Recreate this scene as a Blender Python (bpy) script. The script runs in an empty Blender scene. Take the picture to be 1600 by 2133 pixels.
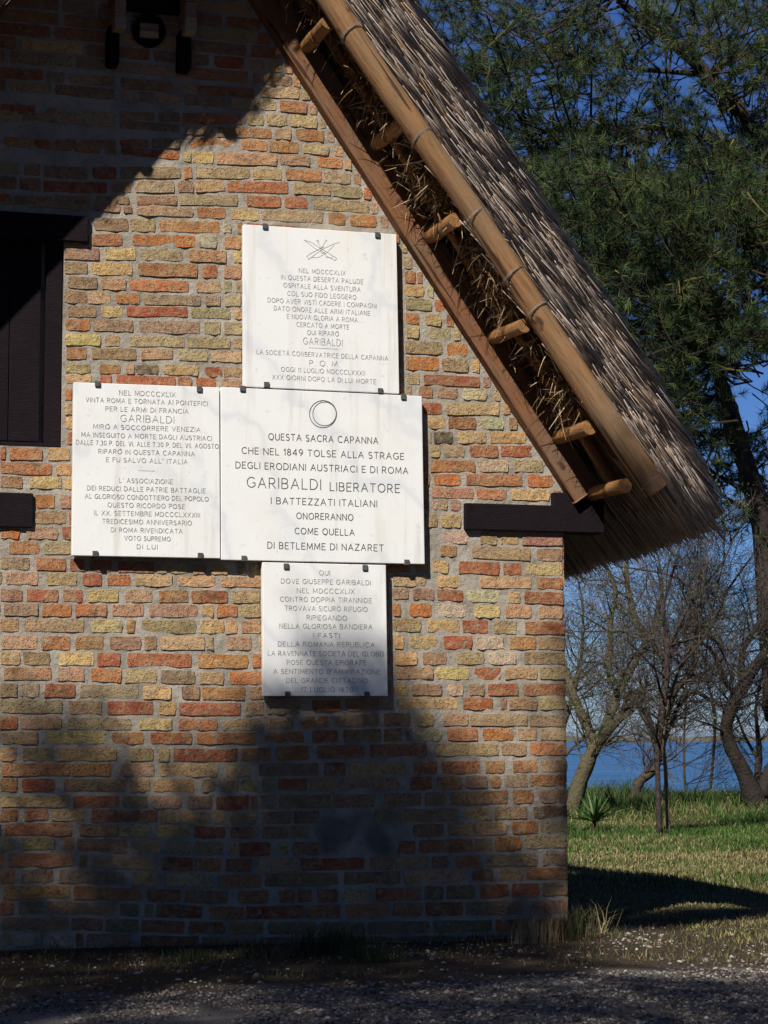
import bpy, math, random
import numpy as np
from mathutils import Vector, Matrix, noise as mn

random.seed(7); RNG = np.random.default_rng(11)
scene = bpy.context.scene
C = scene.collection

# ------------------------------------------------------------------ camera
FPX = 4500.0                      # focal length in pixels of the 1600 px wide photograph
YAW, PITCH, ROLL = math.radians(17.0), math.radians(5.97), math.radians(-0.2)
fwd = Vector((math.sin(YAW)*math.cos(PITCH), math.cos(YAW)*math.cos(PITCH), math.sin(PITCH)))
rt0 = Vector((math.cos(YAW), -math.sin(YAW), 0)); up0 = rt0.cross(fwd)
RT = rt0*math.cos(ROLL) + up0*math.sin(ROLL); UP = -rt0*math.sin(ROLL) + up0*math.cos(ROLL)
def ray(px, py): return fwd + RT*((px-800)/FPX) + UP*((1066.5-py)/FPX)
# the wall's lower right corner is the world origin and shows at pixel (1185, 1945)
_r = ray(1185, 1945)
CAM = -_r * (0.925/-_r.z)
cam_d = bpy.data.cameras.new('camera'); cam = bpy.data.objects.new('camera', cam_d); C.objects.link(cam)
cam_d.sensor_fit = 'HORIZONTAL'; cam_d.sensor_width = 36; cam_d.lens = 36*FPX/1600
cam_d.clip_start = 0.1; cam_d.clip_end = 9000
cam.matrix_world = Matrix(((RT.x,UP.x,-fwd.x,CAM.x),(RT.y,UP.y,-fwd.y,CAM.y),(RT.z,UP.z,-fwd.z,CAM.z),(0,0,0,1)))
scene.camera = cam

# ------------------------------------------------------------------ light
SUNV = Vector((-0.86, -1.0, 1.22)).normalized()          # towards the sun
w = bpy.data.worlds.new('World'); scene.world = w; w.use_nodes = True
nt = w.node_tree; nt.nodes.clear()
sky = nt.nodes.new('ShaderNodeTexSky'); sky.sky_type = 'NISHITA'; sky.sun_disc = False
sky.sun_elevation = math.asin(SUNV.z); sky.sun_rotation = math.atan2(SUNV.x, SUNV.y)
sky.altitude = 0; sky.air_density = 1.0; sky.dust_density = 0.0; sky.ozone_density = 9.0
bg = nt.nodes.new('ShaderNodeBackground'); bg.inputs['Strength'].default_value = 0.05
wo = nt.nodes.new('ShaderNodeOutputWorld')
tint = nt.nodes.new('ShaderNodeMix'); tint.data_type='RGBA'; tint.blend_type='MULTIPLY'; tint.inputs[0].default_value=1.0
tint.inputs[7].default_value=(0.72,0.87,1.22,1)
nt.links.new(sky.outputs[0], tint.inputs[6]); nt.links.new(tint.outputs[2], bg.inputs[0]); nt.links.new(bg.outputs[0], wo.inputs[0])
sl = bpy.data.lights.new('sun', 'SUN'); sl.energy = 5.0; sl.angle = math.radians(0.53); sl.color = (1.0, 0.95, 0.87)
so = bpy.data.objects.new('sun', sl); C.objects.link(so)
so.rotation_euler = SUNV.to_track_quat('Z', 'Y').to_euler()
scene.view_settings.view_transform = 'Standard'; scene.view_settings.look = 'None'
scene.view_settings.gamma = 1; scene.view_settings.use_curve_mapping = False
scene.view_settings.exposure = 0.27
scene.render.engine = 'CYCLES'

# ------------------------------------------------------------------ helpers
def W(px, py, y=0.0):                       # pixel -> point on the plane y = const (parallel to the wall)
    r = ray(px, py); return CAM + r*((y-CAM.y)/r.y)
def G(px, py, z=0.0):                       # pixel -> ground
    r = ray(px, py); return CAM + r*((z-CAM.z)/r.z)
def D(px, py, d):                           # pixel -> point at view depth d
    return CAM + ray(px, py)*d

class MB:
    def __init__(s): s.v=[]; s.f=[]; s.c=[]; s.n=0
    def add(s, vs, fs, col=None):
        o=s.n; s.v.extend([tuple(v) for v in vs]); s.n+=len(vs)
        s.f.extend([tuple(i+o for i in f) for f in fs])
        s.c.extend([col if col is not None else (1,1,1)]*len(vs))
    def addc(s, vs, fs, cols):
        o=s.n; s.v.extend([tuple(v) for v in vs]); s.n+=len(vs)
        s.f.extend([tuple(i+o for i in f) for f in fs]); s.c.extend(cols)
    def box(s, a, b, col=None, bev=0):
        x0,y0,z0=a; x1,y1,z1=b
        s.add([(x0,y0,z0),(x1,y0,z0),(x1,y1,z0),(x0,y1,z0),(x0,y0,z1),(x1,y0,z1),(x1,y1,z1),(x0,y1,z1)],
              [(0,3,2,1),(4,5,6,7),(0,1,5,4),(1,2,6,5),(2,3,7,6),(3,0,4,7)], col)
    def tube(s, pts, rad, sides=8, col=None, cap=True, jit=0.0):
        pts=[Vector(p) for p in pts]; n=len(pts); vs=[]; fs=[]
        ref=None
        for i,p in enumerate(pts):
            t=(pts[min(i+1,n-1)]-pts[max(i-1,0)]).normalized()
            if ref is None:
                ref=t.cross(Vector((0.13,0.2,1))); 
                if ref.length<.05: ref=t.cross(Vector((1,0,0)))
            ref=(ref-t*ref.dot(t)).normalized(); b=t.cross(ref)
            r=rad[i] if hasattr(rad,'__len__') else rad
            for k in range(sides):
                a=2*math.pi*k/sides; rr=r*(1+jit*(random.random()-.5))
                vs.append(p+ref*(math.cos(a)*rr)+b*(math.sin(a)*rr))
        for i in range(n-1):
            for k in range(sides):
                a=i*sides+k; b2=i*sides+(k+1)%sides
                fs.append((a,b2,b2+sides,a+sides))
        if cap:
            fs.append(tuple(range(sides-1,-1,-1))); fs.append(tuple(range((n-1)*sides,n*sides)))
        s.add(vs,fs,col)
    def build(s, name, mat, parent=None, smooth=False, loc=None, auto=None):
        me=bpy.data.meshes.new(name)
        v=s.v
        if loc is not None:
            L=Vector(loc); v=[(a[0]-L.x,a[1]-L.y,a[2]-L.z) for a in v]
        me.from_pydata(v,[],s.f); me.materials.append(mat)
        ca=me.color_attributes.new('col','FLOAT_COLOR','POINT')
        arr=np.ones((len(v),4),dtype=np.float32); arr[:,:3]=np.array(s.c,dtype=np.float32).reshape(-1,3)
        ca.data.foreach_set('color',arr.ravel())
        if smooth: me.polygons.foreach_set('use_smooth',[True]*len(me.polygons))
        if smooth and auto: me.set_sharp_from_angle(angle=math.radians(auto))
        me.update()
        o=bpy.data.objects.new(name,me); C.objects.link(o)
        if loc is not None: o.location=loc
        if parent: o.parent=parent
        return o

def np_mesh(name, V, F, cols, mat, parent=None):
    """V (n,3), F (m,3) triangle indices, cols (n,3)"""
    me=bpy.data.meshes.new(name); n=len(V); m=len(F)
    me.vertices.add(n); me.vertices.foreach_set('co',np.asarray(V,np.float32).ravel())
    me.loops.add(m*3); me.loops.foreach_set('vertex_index',np.asarray(F,np.int32).ravel())
    me.polygons.add(m); me.polygons.foreach_set('loop_start',np.arange(0,m*3,3,dtype=np.int32))
    me.materials.append(mat)
    me.update(calc_edges=True); me.validate()
    ca=me.color_attributes.new('col','FLOAT_COLOR','POINT')
    arr=np.ones((n,4),np.float32); arr[:,:3]=cols; ca.data.foreach_set('color',arr.ravel())
    o=bpy.data.objects.new(name,me); C.objects.link(o)
    if parent: o.parent=parent
    return o

def thing(name, label, cat, loc=(0,0,0), group=None):
    o=bpy.data.objects.new(name,None); C.objects.link(o); o.location=loc; o.empty_display_size=.1
    o['label']=label; o['category']=cat
    if group: o['group']=group
    return o
def adopt(ch, par):                         # parts are built in world space, keep them there
    ch.parent=par
    M=Matrix.Translation(par.location)
    p=par.parent
    while p: M=Matrix.Translation(p.location)@M; p=p.parent
    ch.matrix_parent_inverse=M.inverted()
    return ch
def struct(o): o['kind']='structure'; return o
def stuff(o): o['kind']='stuff'; return o

def mat(name, build, rough=.9, spec=.3):
    m=bpy.data.materials.new(name); m.use_nodes=True; n=m.node_tree; n.nodes.clear()
    out=n.nodes.new('ShaderNodeOutputMaterial'); b=n.nodes.new('ShaderNodeBsdfPrincipled')
    b.inputs['Roughness'].default_value=rough; b.inputs['Specular IOR Level'].default_value=spec
    n.links.new(b.outputs[0],out.inputs[0])
    build(n,b); return m
def N(n,t,**k):
    o=n.nodes.new(t)
    for a,v in k.items():
        if a.startswith('i_'): o.inputs[a[2:].replace('_',' ')].default_value=v
        else: setattr(o,a,v)
    return o
def noise(n, scale, detail=4, rough=.6, vec=None, stretch=None):
    pos=N(n,'ShaderNodeNewGeometry').outputs['Position'] if vec is None else vec
    if stretch:
        mp=N(n,'ShaderNodeMapping'); mp.inputs['Scale'].default_value=stretch; n.links.new(pos,mp.inputs[0]); pos=mp.outputs[0]
    t=N(n,'ShaderNodeTexNoise'); t.inputs['Scale'].default_value=scale; t.inputs['Detail'].default_value=detail
    t.inputs['Roughness'].default_value=rough; n.links.new(pos,t.inputs['Vector']); return t.outputs['Fac']
def ramp(n, fac, stops):
    r=N(n,'ShaderNodeValToRGB'); e=r.color_ramp.elements
    while len(e)<len(stops): e.new(.5)
    for i,(p,c) in enumerate(stops):
        e[i].position=p; e[i].color=(c[0],c[1],c[2],1) if hasattr(c,'__len__') else (c,c,c,1)
    n.links.new(fac,r.inputs[0]); return r.outputs[0]
def mixc(n, a, b, fac=None, f=.5, mode='MIX'):
    m=N(n,'ShaderNodeMix',data_type='RGBA',blend_type=mode)
    m.inputs[0].default_value=f
    if fac is not None: n.links.new(fac,m.inputs[0])
    for s,v in ((6,a),(7,b)):
        if hasattr(v,'is_linked'): n.links.new(v,m.inputs[s])
        else: m.inputs[s].default_value=(v[0],v[1],v[2],1)
    return m.outputs[2]
def bump(n, b, h, strength, dist):
    u=N(n,'ShaderNodeBump'); u.inputs['Strength'].default_value=strength; u.inputs['Distance'].default_value=dist
    n.links.new(h,u.inputs['Height']); 
    n.links.new(u.outputs[0],b.inputs['Normal'])
def add(n,a,b,k=1.0):
    m=N(n,'ShaderNodeMath',operation='MULTIPLY_ADD'); n.links.new(b,m.inputs[0]); m.inputs[1].default_value=k; n.links.new(a,m.inputs[2]); return m.outputs[0]
def vcol(n): 
    a=N(n,'ShaderNodeAttribute'); a.attribute_name='col'; return a.outputs['Color']

def b_brick(n,b):
    c=vcol(n)
    big=noise(n,26,3,.6); fine=noise(n,160,5,.7); blot=noise(n,9,3)
    c=mixc(n,c,ramp(n,fine,[(.25,.6),(.5,1.22),(.75,1.9)]),f=.55,mode='MULTIPLY')
    c=mixc(n,c,(.50,.37,.20),fac=ramp(n,noise(n,17,5,.7),[(.38,.0),(.51,.20),(.67,.68)]))   # sandy worn face
    c=mixc(n,c,(.34,.13,.06),fac=ramp(n,noise(n,13,4,.6,stretch=(1,1,2.2)),[(.56,.0),(.68,.45)]))
    c=mixc(n,c,(.40,.37,.30),fac=ramp(n,big,[(.58,0),(.68,.6)]))           # grey mortar smears and lime
    c=mixc(n,c,(.09,.08,.06),fac=ramp(n,blot,[(.60,0),(.72,.6)]))          # lichen and soot
    n.links.new(c,b.inputs['Base Color'])
    pit=ramp(n,noise(n,75,3),[(.32,0),(.42,1)])
    h=add(n,add(n,fine,big,1.6),pit,.9); bump(n,b,h,1.0,.011)
def b_mortar(n,b):
    big=noise(n,5,4); fine=noise(n,200,5,.75); m=noise(n,28,4)
    c=mixc(n,ramp(n,big,[(.3,(.28,.26,.21)),(.5,(.42,.385,.315)),(.72,(.54,.50,.42))]),vcol(n),f=1,mode='MULTIPLY')
    c=mixc(n,c,ramp(n,fine,[(.25,.55),(.75,1.35)]),f=.7,mode='MULTIPLY')
    c=mixc(n,c,(.10,.095,.075),fac=ramp(n,m,[(.56,0),(.74,.6)]))
    n.links.new(c,b.inputs['Base Color']); bump(n,b,add(n,fine,m,2.0),1.0,.006)
def b_marble(n,b):
    v=noise(n,7.5,7,.62,stretch=(1,1,.55)); sp=noise(n,30,4); f=noise(n,300,3)
    wv=N(n,'ShaderNodeTexWave',wave_type='BANDS',bands_direction='DIAGONAL'); wv.inputs['Scale'].default_value=1.1
    wv.inputs['Distortion'].default_value=11; wv.inputs['Detail'].default_value=5; wv.inputs['Detail Scale'].default_value=1.3
    n.links.new(N(n,'ShaderNodeNewGeometry').outputs['Position'],wv.inputs['Vector'])
    c=ramp(n,wv.outputs['Fac'],[(.0,(.72,.735,.75)),(.05,(.785,.79,.79)),(.16,(.815,.815,.80)),(1,(.83,.83,.815))])
    c=mixc(n,c,(.60,.62,.64),fac=ramp(n,v,[(.56,0),(.63,.16),(.68,.03)]))
    c=mixc(n,c,(.76,.70,.58),fac=ramp(n,noise(n,4.5,4),[(.52,0),(.75,.28)]))
    c=mixc(n,c,(.52,.47,.38),fac=ramp(n,noise(n,9,4,.6,stretch=(2.2,1,.14)),[(.55,0),(.72,.38)]))
    c=mixc(n,c,(.48,.48,.46),fac=ramp(n,sp,[(.64,0),(.72,.35)]))
    n.links.new(c,b.inputs['Base Color']); bump(n,b,f,.15,.002)
def b_wood(base,dark,grain=40,axis=(6,1,1)):
    def f(n,b):
        tc=N(n,'ShaderNodeTexCoord').outputs['Object']
        g=noise(n,grain,6,.7,vec=tc,stretch=axis); bl=noise(n,5,3); kn=noise(n,14,2,vec=tc,stretch=(1,1,.35))
        c=ramp(n,g,[(.3,dark),(.55,base),(.8,tuple(min(1,x*1.35) for x in base))])
        c=mixc(n,c,tuple(x*.55 for x in base),fac=ramp(n,bl,[(.45,0),(.7,.6)]))
        c=mixc(n,c,dark,fac=ramp(n,kn,[(.66,0),(.73,.8)]))
        n.links.new(c,b.inputs['Base Color']); bump(n,b,g,.8,.006)
    return f
def b_log(base,grey,dark):
    def f(n,b):
        tc=N(n,'ShaderNodeTexCoord').outputs['Object']
        g=noise(n,70,6,.7,vec=tc,stretch=(.09,1,1)); bl=noise(n,4,4,.65,vec=tc,stretch=(.6,1,1)); ck=noise(n,26,3,.5,vec=tc,stretch=(.05,1,1)); kn=noise(n,9,2,vec=tc,stretch=(.7,1,1))
        c=ramp(n,g,[(.3,tuple(x*.55 for x in base)),(.5,base),(.75,tuple(min(1,x*1.3) for x in base))])
        c=mixc(n,c,grey,fac=ramp(n,bl,[(.40,0),(.62,.75)]))
        c=mixc(n,c,dark,fac=ramp(n,ck,[(.62,0),(.66,.9)])); c=mixc(n,c,dark,fac=ramp(n,kn,[(.68,0),(.73,.8)]))
        n.links.new(c,b.inputs['Base Color']); bump(n,b,add(n,g,ck,-1.2),1.0,.008)
    return f
def b_vcol(fs=200,amt=.5,bs=0.0,bd=.002):
    def f(n,b):
        fine=noise(n,fs,3); c=mixc(n,vcol(n),ramp(n,fine,[(.25,.55),(.75,1.4)]),f=amt,mode='MULTIPLY')
        n.links.new(c,b.inputs['Base Color'])
        if bs: bump(n,b,fine,bs,bd)
    return f
def b_plain(c,fs=60,bs=.3,lo=.6,hi=1.3):
    def f(n,b):
        q=noise(n,fs,4); n.links.new(mixc(n,c,ramp(n,q,[(.3,lo),(.7,hi)]),f=1,mode='MULTIPLY'),b.inputs['Base Color']); bump(n,b,q,bs,.003)
    return f
def b_leaf(n,b):
    n.links.new(vcol(n),b.inputs['Base Color'])
M={}
M['brick']=mat('weathered_brick',b_brick,.95,.15)
M['mortar']=mat('lime_mortar',b_mortar,.97,.1)
M['marble']=mat('white_marble',b_marble,.55,.3)
M['ink']=mat('engraved_black',b_plain((.10,.10,.095),150,.1,.5,1.6),.8,.2)
M['ink2']=mat('engraved_grey',b_plain((.27,.26,.24),70,.1,.4,2.0),.8,.2)
M['iron']=mat('dull_iron',b_plain((.085,.085,.08),90,.3),.6,.4)
M['darkwood']=mat('black_stained_wood',b_wood((.015,.009,.012),(.007,.0045,.0055),30,(1,1,8)),.75,.12)
M['beam']=mat('rake_beam_wood',b_log((.22,.10,.048),(.19,.125,.08),(.05,.025,.014)),.85,.15)
M['pole']=mat('barked_pole_wood',b_log((.30,.155,.068),(.24,.165,.095),(.06,.032,.018)),.8,.2)
M['purlin']=mat('ochre_pole_wood',b_log((.34,.16,.055),(.24,.135,.06),(.06,.03,.014)),.8,.2)
M['wire']=mat('galvanised_wire',b_plain((.28,.27,.25),80,.1),.45,.5)
M['reed']=mat('dry_reed',b_vcol(90,.5),.75,.3)
M['plume']=mat('brown_reed_plume',b_vcol(90,.4),.9,.1)
M['bark']=mat('lichened_bark',b_vcol(30,.8,.9,.02),.95,.1)
M['twig']=mat('twig_bark',b_vcol(30,.5),.9,.1)
M['needle']=mat('needle_green',b_leaf,.6,.25)
M['blade']=mat('grass_blade',b_leaf,.7,.2)
M['stone']=mat('pale_gravel',b_vcol(150,.4,.3,.003),.9,.2)

def b_ground(n,b):
    pos=N(n,'ShaderNodeNewGeometry').outputs['Position']
    sep=N(n,'ShaderNodeSeparateXYZ'); n.links.new(pos,sep.inputs[0])
    big=noise(n,.9,4); mid=noise(n,7,4,.7); fine=noise(n,60,5,.75); vf=noise(n,240,3)
    lawn=ramp(n,mid,[(.3,(.035,.05,.014)),(.5,(.075,.085,.028)),(.68,(.16,.135,.065))])
    dirt=ramp(n,fine,[(.3,(.035,.026,.018)),(.55,(.085,.065,.042)),(.72,(.16,.13,.09))])
    grav=ramp(n,vf,[(.3,(.05,.045,.04)),(.5,(.16,.15,.14)),(.7,(.38,.36,.34))])
    ya=N(n,'ShaderNodeMath',operation='MULTIPLY_ADD'); n.links.new(big,ya.inputs[0]); ya.inputs[1].default_value=1.6; n.links.new(sep.outputs[1],ya.inputs[2])
    def step(lo,hi):
        mr=N(n,'ShaderNodeMapRange'); mr.inputs[1].default_value=lo; mr.inputs[2].default_value=hi; n.links.new(ya.outputs[0],mr.inputs[0]); return mr.outputs[0]
    c=mixc(n,grav,dirt,fac=step(-1.15,-.8)); c=mixc(n,c,lawn,fac=step(.6,2.6))
    n.links.new(c,b.inputs['Base Color']); bump(n,b,add(n,fine,vf,.5),.8,.02)
M['ground']=mat('gravel_and_grass_ground',b_ground,.97,.1)
def b_water(n,b):
    h=noise(n,2.2,5,.62,stretch=(.5,1.4,1)); 
    n.links.new(ramp(n,noise(n,1.3,8,.8,stretch=(.35,.5,1)),[(.40,(.016,.06,.14)),(.60,(.06,.165,.31))]),b.inputs['Base Color'])
    bump(n,b,h,1.0,.30)
M['water']=mat('lagoon_water',b_water,.28,.5)

# ------------------------------------------------------------------ ground, water, far shore
def gz(x,y):
    z=0.02*mn.noise(Vector((x*.7,y*.7,0)))+.012*mn.noise(Vector((x*3,y*3,5)))
    k=min(1,max(0,(abs(y)-.0)/1.5)) if y<0 else 1
    z=z*k
    if y>24.5: z-=.25*min(4.,(y-24.5))
    return z
mb=MB()
xs=sorted(set([-3000,-1200,-500,-200,-80,-40,-25,-16]+[ -10+i*.5 for i in range(0,61)]+[26,32,45,80,200,500,1200,3000]))
ys=sorted(set([-600,-200,-80,-40,-25,-16]+[-10+i*.4 for i in range(0,92)]+[27.5,28.5,30,40,90,300,900,3500,7000]))
vs=[(x,y,gz(x,y)-.004) for y in ys for x in xs]; nx=len(xs)
mb.add(vs,[(j*nx+i,j*nx+i+1,(j+1)*nx+i+1,(j+1)*nx+i) for j in range(len(ys)-1) for i in range(nx-1)])
struct(mb.build('ground',M['ground'],smooth=True))
mb=MB(); mb.add([(-3000,24.8,-.55),(3000,24.8,-.55),(3000,6500,-.55),(-3000,6500,-.55)],[(0,1,2,3)])
struct(mb.build('lagoon_water',M['water']))
# far shore: low reedy bank and hills with haze put into their blue-grey colour
M['shore']=mat('far_bank',b_vcol(.05,.7),.95,.05)
def ridge(name,dist,z0,h,amp,col,thick,seed,step):
    mb=MB(); n=int(1400/step); vs=[]; cols=[]
    for i in range(n+1):
        lat=-500+1400*i/n
        base=CAM+fwd.normalized()*0
        p=Vector((CAM.x,CAM.y,0))+Vector((math.sin(YAW),math.cos(YAW),0))*dist+Vector((math.cos(YAW),-math.sin(YAW),0))*lat
        q=p+Vector((math.sin(YAW),math.cos(YAW),0))*thick
        hh=h+amp*(mn.noise(Vector((lat*.02,seed,0)))+.6*mn.noise(Vector((lat*.13,seed,3)))+.3*mn.noise(Vector((lat*.6,seed,3))))
        k=.8+.5*mn.noise(Vector((lat*.08,seed,7))); 
        vs+= [(p.x,p.y,z0),(p.x,p.y,z0+hh*.8),(p.x+(q.x-p.x)*.2,p.y+(q.y-p.y)*.2,z0+hh),(q.x,q.y,z0+hh*.8)]
        cols+=[tuple(c*k for c in col)]*4
    fs=[(i*4+k,(i+1)*4+k,(i+1)*4+k+1,i*4+k+1) for i in range(n) for k in range(3)]
    mb.addc(vs,fs,cols); return struct(mb.build(name,M['shore'],smooth=True))
ridge('far_shore',655,-.7,1.6,1.3,(.13,.12,.085),60,3.1,2)
ridge('distant_hills',1900,-1,9,6,(.17,.22,.27),200,8.2,12)

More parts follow.
